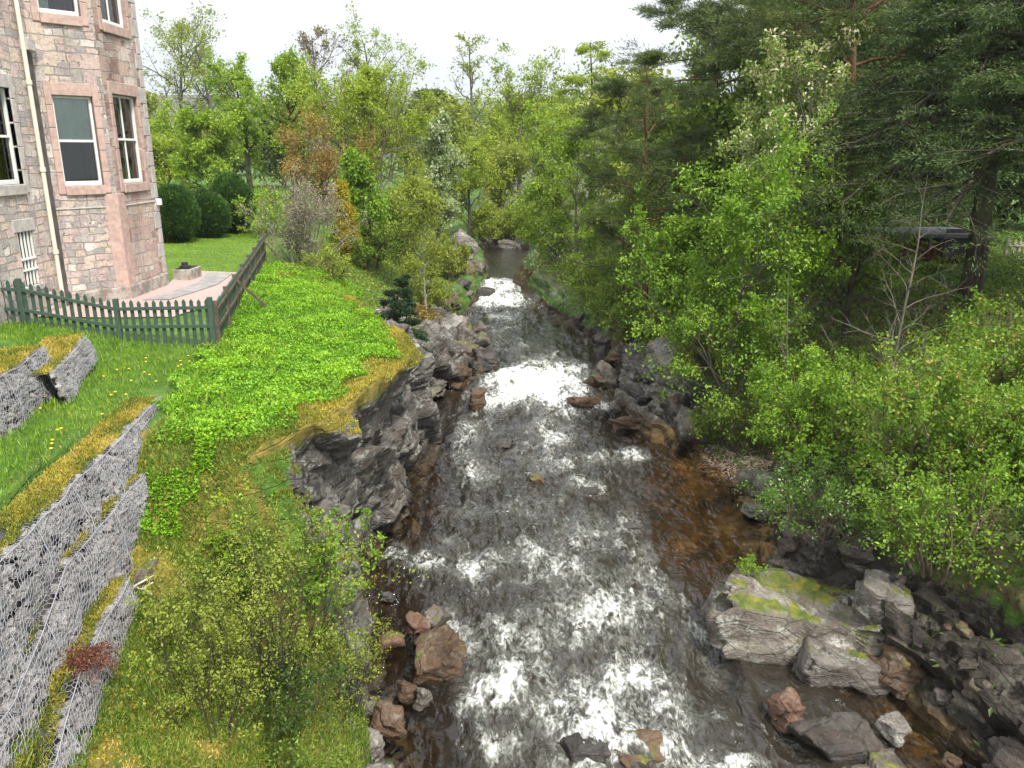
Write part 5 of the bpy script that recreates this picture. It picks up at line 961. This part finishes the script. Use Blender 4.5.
# ------------------------------------------------------------------ fence: green picket run, then brown-backed side run
def picket(mb, x, y, z0, z1, along, wd=.07, th=.018):
    ax = np.array(along); nx = np.array([-ax[1], ax[0]]); pr = [(-wd / 2, z0), (wd / 2, z0), (wd / 2, z1 - .05), (0, z1), (-wd / 2, z1 - .05)]
    V = [(x + ax[0] * u + nx[0] * s * th / 2, y + ax[1] * u + nx[1] * s * th / 2, z) for s in (-1, 1) for u, z in pr]
    mb.add(V, [(4, 3, 2, 1, 0), (5, 6, 7, 8, 9)] + [(i, (i + 1) % 5, 5 + (i + 1) % 5, 5 + i) for i in range(5)])
def fence(label, A, B, n_post, tops, z0s, mat, back=-1, name='picket_fence', gap=.145, brace=None, mat2=None, post=.09, ph=.06):
    """A->B; tops/z0s: heights of rail line at A and at each post; pickets and posts are parts"""
    A = np.array(A, float); B = np.array(B, float); d = B - A; Ls = np.linalg.norm(d); d /= Ls; nx = np.array([-d[1], d[0]]) * back
    root = empty(name, (A[0], A[1], z0s[0]), label, 'fence'); o0 = np.array([A[0], A[1], z0s[0]]); ss = np.linspace(0, Ls, n_post)
    top = lambda s: float(np.interp(s, ss, tops)); bot = lambda s: float(np.interp(s, ss, z0s))
    for s in ss:
        m_ = MB(); p = A + d * s + nx * .01; m_.box(np.array([p[0], p[1], (bot(s) - .3 + top(s) + ph) / 2]) - o0, (post, post, top(s) + ph - bot(s) + .3), rotm((0, 0, math.atan2(d[1], d[0])))); m_.build('post', mat2 or mat, root, bevel=.008)
    for (f, nm) in ((.86, 'rail'), (.5, 'rail'), (.1, 'rail')):
        m_ = MB()
        for i in range(len(ss) - 1):
            a, b_ = ss[i], ss[i + 1]; pa = A + d * (a + post * .5) + nx * .035; pb = A + d * (b_ - post * .5) + nx * .035
            m_.beam(np.array([*pa, bot(a) + (top(a) - bot(a)) * f]) - o0, np.array([*pb, bot(b_) + (top(b_) - bot(b_)) * f]) - o0, .035, .065)
        m_.build(nm, mat2 or mat, root, bevel=.005)
    n_ = int(Ls / gap); r = rs(int(Ls * 100))
    for i in range(min(n_, 96)):
        s = (i + .5) * Ls / n_
        if np.min(np.abs(ss - s)) < post * .65: continue
        m_ = MB(); p = A + d * s - nx * .0; picket(m_, p[0] - o0[0], p[1] - o0[1], bot(s) + .02 - o0[2], top(s) + .02 + r.normal() * .008 - o0[2], d); m_.build('picket', mat, root)
    if brace:
        for s in brace:
            m_ = MB(); p = A + d * s; e_ = p - nx * -.95 * 1.0 * 1
            e_ = p + nx * .8 + d * .15; m_.beam(np.array([*(p + nx * .06), top(s) - .08]) - o0, np.array([*e_, gz(*e_) - .05]) - o0, .06, .06); m_.build('brace', mat2 or mat, root, bevel=.005)
    return root
# fence line from far left to corner (front run, seen from the terrace)
Yf = 15.3
zc = gz(-5.75, Yf)
fence('green picket fence with pointed slats crossing in front of the stone house', (-13.17, Yf + .1), (XP(211, Yf, 5), Yf), 5, [ZP(280, Yf), ZP(280, Yf), ZP(282, Yf), ZP(302, Yf), ZP(300, Yf)], [4.75, 4.75, ZP(338, Yf), ZP(351, Yf), ZP(351, Yf)], M['green_paint'], back=-1)
xA, yA = XP(213, Yf, 5), Yf + .12; xB, yB = XP(264, 26, 5), 26.0
fence('dark wooden side fence running from the corner post towards the yews', (xA, yA), (xB, yB), 8, [ZP(301 - 7.0 * i, 15.4 + 10.6 * i / 7 * .96) if 0 else 5.15 + .035 * i for i in range(8)], [4.22 + .03 * i for i in range(8)], M['green_paint'], back=-1, brace=[3.1, 10.2], mat2=M['old_wood'])
# white picket fence at far right
fence('pale picket fence glimpsed at the right edge of the wood', (XP(1004, 23, 5), 23), (XP(1110, 23, 5), 23.4), 4, [ZP(240, 23)] * 4, [ZP(278, 23)] * 4, M['white_wood'], back=-1, gap=.17)

# ------------------------------------------------------------------ stone house
H = empty('stone_house', (-10, 18, 4.7), 'old pink and grey rubble stone house with canted bay and sash windows', 'house'); HO = np.array([-10, 18, 4.7])
zt, zb = 13.6, 4.3
corners = [(-18, 10.5), (-9.85, 10.5), (-9.85, 17.6), (-8.95, 18.6), (-8.97, 20.75), (-9.85, 21.75), (-18, 21.75)]
def wall(a, b, ops, name, mat, z0=zb, z1=zt, rev=.2):
    a = np.array(a, float); b = np.array(b, float); d = b - a; Ls = np.linalg.norm(d); d /= Ls; nx = np.array([d[1], -d[0]])   # outward = right of a->b
    us = sorted({0, Ls} | {u for o_ in ops for u in o_[:2]}); zs = sorted({z0, z1} | {z for o_ in ops for z in o_[2:4]})
    V = []; F = []; UV = []
    def quad(pts, uvs): n_ = len(V); V.extend(pts); UV.extend(uvs); F.append((n_, n_ + 1, n_ + 2, n_ + 3))
    p3 = lambda u, z, dd=0: (a[0] + d[0] * u - nx[0] * dd - HO[0], a[1] + d[1] * u - nx[1] * dd - HO[1], z - HO[2])
    for i in range(len(us) - 1):
        for j in range(len(zs) - 1):
            uc, zc_ = (us[i] + us[i + 1]) / 2, (zs[j] + zs[j + 1]) / 2
            if any(o_[0] < uc < o_[1] and o_[2] < zc_ < o_[3] for o_ in ops): continue
            quad([p3(us[i], zs[j]), p3(us[i + 1], zs[j]), p3(us[i + 1], zs[j + 1]), p3(us[i], zs[j + 1])], [(us[i] + a[1], zs[j]), (us[i + 1] + a[1], zs[j]), (us[i + 1] + a[1], zs[j + 1]), (us[i] + a[1], zs[j + 1])])
    for (u0, u1, y0, y1) in [o_[:4] for o_ in ops]:
        for (c0, c1) in (((u0, y0), (u1, y0)), ((u1, y0), (u1, y1)), ((u1, y1), (u0, y1)), ((u0, y1), (u0, y0))):
            quad([p3(*c0), p3(*c0, rev), p3(*c1, rev), p3(*c1)], [(c0[0], c0[1]), (c0[0] + rev, c0[1]), (c1[0] + rev, c1[1]), (c1[0], c1[1])])
    me = mesh(name, V, np.array(F), mat, uv=UV); link(name, me, H); return a, d, nx
def box_uv(mb_list, a, d, nx, u0, u1, z0, z1, d0, d1):      # box on a wall, depth from d0 (out) to d1 (in)
    pts = []
    c = a + d * (u0 + u1) / 2 + nx * (-(d0 + d1) / 2)
    mb_list.box((c[0] - HO[0], c[1] - HO[1], (z0 + z1) / 2 - HO[2]), (u1 - u0, d1 - d0, z1 - z0), rotm((0, 0, math.atan2(d[1], d[0]))))
def sash(W, o_, surround=True, blind='half', lab=None, mat='pink', bars=False):
    a, d, nx = W; u0, u1, z0, z1 = o_[:4]; sm = MB()
    if surround:
        j = .14
        jz = np.linspace(z0 - .18, z1 + .26, 6); jb = [(a_, b_, jz[i] + .004, jz[i + 1] - .004) for a_, b_ in ((u0 - j, u0), (u1, u1 + j)) for i in range(5)]
        for q_ in jb + [(u0, u1, z1, z1 + .26), (u0, u1, z0 - .2, z0)]: box_uv(sm, a, d, nx, q_[0], q_[1], q_[2], q_[3], -.03 if q_[2] != z0 - .2 else -.06, .16)
    else: box_uv(sm, a, d, nx, u0 - .1, u1 + .1, z1, z1 + .25, -.02, .15); box_uv(sm, a, d, nx, u0 - .05, u1 + .05, z0 - .12, z0, -.05, .15)
    win = sm.build('window', M[mat], H, bevel=.012)
    if lab: win['label'] = lab
    fr_ = MB(); t = .055; zm = (z0 + z1) / 2 - .02
    if bars:
        for i in range(5): box_uv(fr_, a, d, nx, u0 + .02 + i * (u1 - u0 - .06) / 4, u0 + .05 + i * (u1 - u0 - .06) / 4, z0, z1, .02, .05)
        box_uv(fr_, a, d, nx, u0, u1, zm, zm + .04, .0, .02); box_uv(fr_, a, d, nx, u0, u1, zm - .22, zm - .18, .0, .02)
        fr_.build('window_bars', M['white'], win)
    else:
        for q_ in ((u0, u0 + t, z0, z1, .08), (u1 - t, u1, z0, z1, .08), (u0 + t, u1 - t, z1 - t, z1, .08), (u0 + t, u1 - t, z0, z0 + .09, .06), (u0 + t, u1 - t, zm, zm + .05, .09)): box_uv(fr_, a, d, nx, q_[0], q_[1], q_[2], q_[3], q_[4], q_[4] + .07)
        if u1 - u0 > .95: box_uv(fr_, a, d, nx, (u0 + u1) / 2 - .02, (u0 + u1) / 2 + .02, z0 + .09, z1 - t, .1, .13)
        fr_.build('sash_frame', M['white'], win, bevel=.005)
    g_ = MB(); box_uv(g_, a, d, nx, u0 + .01, u1 - .01, z0 + .01, z1 - .01, .135, .143); g_.build('pane', M['glass'], win)
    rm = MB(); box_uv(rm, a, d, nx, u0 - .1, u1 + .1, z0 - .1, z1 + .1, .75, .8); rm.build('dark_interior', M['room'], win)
    def drape(x0, x1, zz0, zz1, mt, nm, dep=.22):
        nn_ = 26; uu = np.linspace(x0, x1, nn_); V = []; 
        for zz in (zz0, zz1):
            for i, u in enumerate(uu): c = a + d * u - nx * (dep + .02 * math.sin(i * 1.3)); V.append((c[0] - HO[0], c[1] - HO[1], zz - HO[2]))
        ii = np.arange(nn_ - 1); F = np.stack([ii, ii + 1, ii + 1 + nn_, ii + nn_], 1); link(nm, mesh(nm, V, F, M[mt], smooth=True), win)
    if blind == 'half': drape(u0, u1, zm, z1, 'shade', 'blind', .165); drape(u1 - .14, u1, z0, zm, 'purple', 'curtain')
    elif blind == 'sides': drape(u0, u0 + .3 * (u1 - u0), z0, z1, 'curtain', 'curtain'); drape(u1 - .45 * (u1 - u0), u1, z0, z1, 'curtain', 'curtain')
    elif blind == 'purple': drape(u1 - .4, u1, z0, z1, 'purple', 'curtain'); drape(u0, u0 + .3, z0, z1, 'curtain', 'curtain')
    return win
zB0, zB1 = ZP(183, 19.5), ZP(97, 19.5)     # ground floor sash
zU0 = ZP(27, 19.0); zU1 = zU0 + 2.0
# facade (towards camera), openings in metres along a->b
opF = [(4.55, 5.85, ZP(185, 16.4), ZP(87, 16.4)), (5.3 + .42, 5.3 + .84, ZP(281, 16.5) + .05, ZP(231, 16.5))]
opF = [(4.75, 6.2, ZP(185, 16.7), ZP(87, 16.7)), (5.72, 6.22, ZP(284, 16.5), ZP(231, 16.5))]
opF = [(4.7, 6.13, ZP(184, 16.6), ZP(88, 16.6)), (5.62, 6.15, ZP(284, 16.5), ZP(231, 16.5)), (4.7, 6.13, zU0 + .1, zU1)]
WF = wall(corners[1], corners[2], opF, 'wall', M['rubble'])
LA = float(np.hypot(.9, 1.0)); opA = [(LA / 2 - .4, LA / 2 + .42, zB0, zB1 - .06), (LA / 2 - .4, LA / 2 + .42, zU0 + .12, zU1)]
WA = wall(corners[2], corners[3], opA, 'wall', M['rubble'])
opB = [(.36, 1.62, zB0, zB1 + .04), (.36, 1.62, zU0 + .1, zU1)]
WB = wall(corners[3], corners[4], opB, 'wall', M['rubble_pink'])
opC = [(.3, 1.05, zB0, zB1)]
WC = wall(corners[4], corners[5], opC, 'wall', M['rubble'])
wall(corners[5], corners[6], [], 'wall', M['rubble']); wall(corners[6], corners[0], [], 'wall', M['rubble']); wall(corners[0], corners[1], [], 'wall', M['rubble'])
sash(WF, opF[0], blind='purple', mat='grey_ashlar', lab='wide sash window with dark purple curtain'); sash(WF, opF[1], surround=False, bars=True, blind=None, mat='grey_ashlar', lab='small low window behind white bars'); sash(WF, opF[2], mat='grey_ashlar', blind='sides')
sash(WA, opA[0], blind='half', lab='sash window with pale blind lowered half way'); sash(WA, opA[1], blind='purple'); sash(WB, opB[0], blind='sides', lab='sash window with lace curtains'); sash(WB, opB[1], blind='sides'); sash(WC, opC[0], blind='sides')
q_ = MB()                                    # pink corner shaft below the sills, grey quoins at the far edge
za = zB0 - .2
cA = np.array(corners[3]); 
for (a0, a1, w_, dz, mt) in ():
    pass
poly = [(-9.13 - HO[0], 18.37 - HO[1]), (-8.93 - HO[0], 18.575 - HO[1]), (-8.93 - HO[0], 18.93 - HO[1]), (-9.2 - HO[0], 18.93 - HO[1])]
q_.prism(poly, zb - HO[2], za - HO[2]); q_.build('corner_shaft', M['pink'], H, bevel=.01)
q_ = MB(); z = zb; i = 0
while z < zt:
    h_ = .34 + .1 * ((i * 7) % 3) / 3; ln = .34 if i % 2 else .2
    box_uv(q_, *WB, 2.15 - ln, 2.165, z, z + h_ - .012, -.02, .1); z += h_; i += 1
q_.build('quoins', M['grey_ashlar'], H, bevel=.012)
q_ = MB(); zs_ = ZP(50, 18.2)
for Wl, Lw in ((WF, 7.1), (WA, LA), (WB, 2.15)):
    if Wl is WF: box_uv(q_, *Wl, 6.75, 7.05, zs_ - .1, zs_ + .12, -.16, .05)
    else: box_uv(q_, *Wl, 0.02, Lw - .02, ZP(206, 19) - .0, ZP(206, 19) + .035, -.02, .05)
q_.build('string_course', M['grey_ashlar'], H, bevel=.01)
q_ = MB()
for Wl, Lw in ((WA, LA), (WB, 2.15)): box_uv(q_, *Wl, .01, Lw - .01, zb, 4.98, -.05, .05)
q_.build('plinth', M['rubble_pink'], H, bevel=.02)
a, d, nx = WF; pp = a + d * 6.72 + nx * .09; ps = a + d * 6.98 + nx * .02
pl_ = np.array([[[pp[0], pp[1], zz] for zz in np.linspace(zb, zt, 12)]]) - HO; v, f_ = tubes(pl_, np.full((1, 12), .045), 10); L_ = [(v, f_)]
for zz in (5.9, 7.6, 9.3, 11.0, 12.7): v, f_ = tubes(np.array([[[pp[0], pp[1], zz], [pp[0], pp[1], zz + .09]]]) - HO, np.full((1, 2), .062), 10); L_.append((v, f_))
v, f_ = cat_vf(L_); link('downpipe', mesh('downpipe', v, f_, M['cream'], smooth=True), H)
q_ = MB(); box_uv(q_, *WF, 6.9, 7.08, zb, zs_ - .12, -.035, .03); q_.build('corner_strip', M['lead'], H)
q_ = MB(); rp = [(-18.2, 10.3), (-9.6, 10.3), (-9.6, 17.5), (-8.7, 18.5), (-8.7, 20.9), (-9.6, 21.9), (-18.2, 21.9)]; n_ = len(rp)
V = [(x - HO[0], y - HO[1], zt - HO[2]) for x, y in rp] + [(-14 - HO[0], 14.5 - HO[1], zt + 3 - HO[2]), (-13.5 - HO[0], 18 - HO[1], zt + 3 - HO[2])]
q_.add(V, [(0, 1, 7), (1, 2, 7), (2, 8, 7), (2, 3, 8), (3, 4, 8), (4, 5, 8), (5, 6, 8), (6, 0, 7, 8), (6, 5, 4, 3, 2, 1, 0)]); q_.build('roof', M['slate'], H)
q_ = MB(); box_uv(q_, *WB, 1.98, 2.08, ZP(205, 20.7), ZP(205, 20.7) + .16, -.14, -.02); q_.build('wall_lamp', M['white'], H, bevel=.02)
# interior floor/ceiling are not seen; path, lawn strip, planter
def sheet(name, pts, mat, lift):
    pts = [(x, y) for x, y in pts]; V = []; 
    n_ = len(pts); zs = [gz(x, y) + lift for x, y in pts]; zz = max(zs)
    me = bpy.data.meshes.new(name); me.from_pydata([(x, y, max(z_, zz - .25)) for (x, y), z_ in zip(pts, zs)], [], [tuple(range(n_))]); me.materials.append(mat); me.update(); return tag(link(name, me), kind='structure')
def strip(name, edgeL, edgeR, n_, mat, lift):
    t = np.linspace(0, 1, n_); eL = np.array(edgeL, float); eR = np.array(edgeR, float); ti = np.linspace(0, 1, len(eL)); V = []; m_ = 14
    for q1 in t:
        pl = np.array([np.interp(q1, ti, eL[:, i]) for i in range(2)]); pr = np.array([np.interp(q1, ti, eR[:, i]) for i in range(2)])
        for u in np.linspace(0, 1, m_): p = pl * (1 - u) + pr * u; V.append((p[0], p[1], gz(*p) + lift))
    id_ = np.arange(n_ * m_).reshape(n_, m_); F = np.stack([id_[:-1, :-1], id_[:-1, 1:], id_[1:, 1:], id_[1:, :-1]], -1).reshape(-1, 4)
    return tag(link(name, mesh(name, V, F, mat, smooth=True)), kind='structure')
strip('path', [(-9.8, 16.2), (-9.8, 17.5), (-8.95, 18.6), (-8.97, 20.8), (-9.6, 23.2)], [(-7.3, 16.9), (-7.15, 18.0), (-7.1, 19.2), (-7.3, 21), (-7.5, 23.2)], 40, M['path'], .03)
strip('paved_walk', [(-8.6, 18.4), (-8.45, 19.5), (-8.3, 21), (-8.7, 22.9)], [(-8.05, 18.6), (-7.9, 19.6), (-7.75, 21), (-8.0, 22.9)], 30, M['paving'], .045)
pb = empty('stone_planter', (-8.75, 21.9, 4.7), 'low rubble stone planter bed against the corner of the house', 'planter')
q_ = MB(); q_.box((-.15, 0, .08), (.5, .8, .34)); q_.build('planter_wall', M['rubble_pink'], pb, bevel=.03)
q_ = MB(); q_.box((-.15, 0, .255), (.36, .66, .03)); q_.build('soil', M['room'], pb)
bw = MB(); bw.prism([(.14 * math.cos(a), .14 * math.sin(a)) for a in np.linspace(0, 6.28, 17)[:-1]], 0, .06); bw.prism([(.08 * math.cos(a), .08 * math.sin(a)) for a in np.linspace(0, 6.28, 17)[:-1]], .062, .15)
o = bw.build('plant_pot', M['black'], bevel=.01); o.location = (-8.9, 21.8, 4.97); tag(o, 'small black pot standing on the stone planter', 'pot')

# ------------------------------------------------------------------ hut among the trees on the right
hx, hy = XP(925, 24.5, 5), 24.5; hz = gz(hx, hy)
S_ = empty('garden_hut', (hx, hy, hz), 'brown wooden hut with pale flat roof half hidden under the dark conifers', 'hut')
q_ = MB(); q_.box((0, 0, ZP(238, 24.5) / 2 - hz / 2), (2.2, 1.8, ZP(238, 24.5) - hz)); 
for i in range(14): q_.box((-1.03 + i * .158, -.91, ZP(238, 24.5) / 2 - hz / 2), (.012, .02, ZP(238, 24.5) - hz - .06))
q_.build('wall', M['shedwood'], S_)
q_ = MB(); q_.box((0, -.1, ZP(233, 24.5) - hz + .03), (2.6, 2.3, .12)); q_.build('roof', M['tin'], S_, bevel=.02)
q_ = MB(); q_.box((.4, -.93, .55), (.7, .03, .9)); q_.build('door', M['black'], S_)
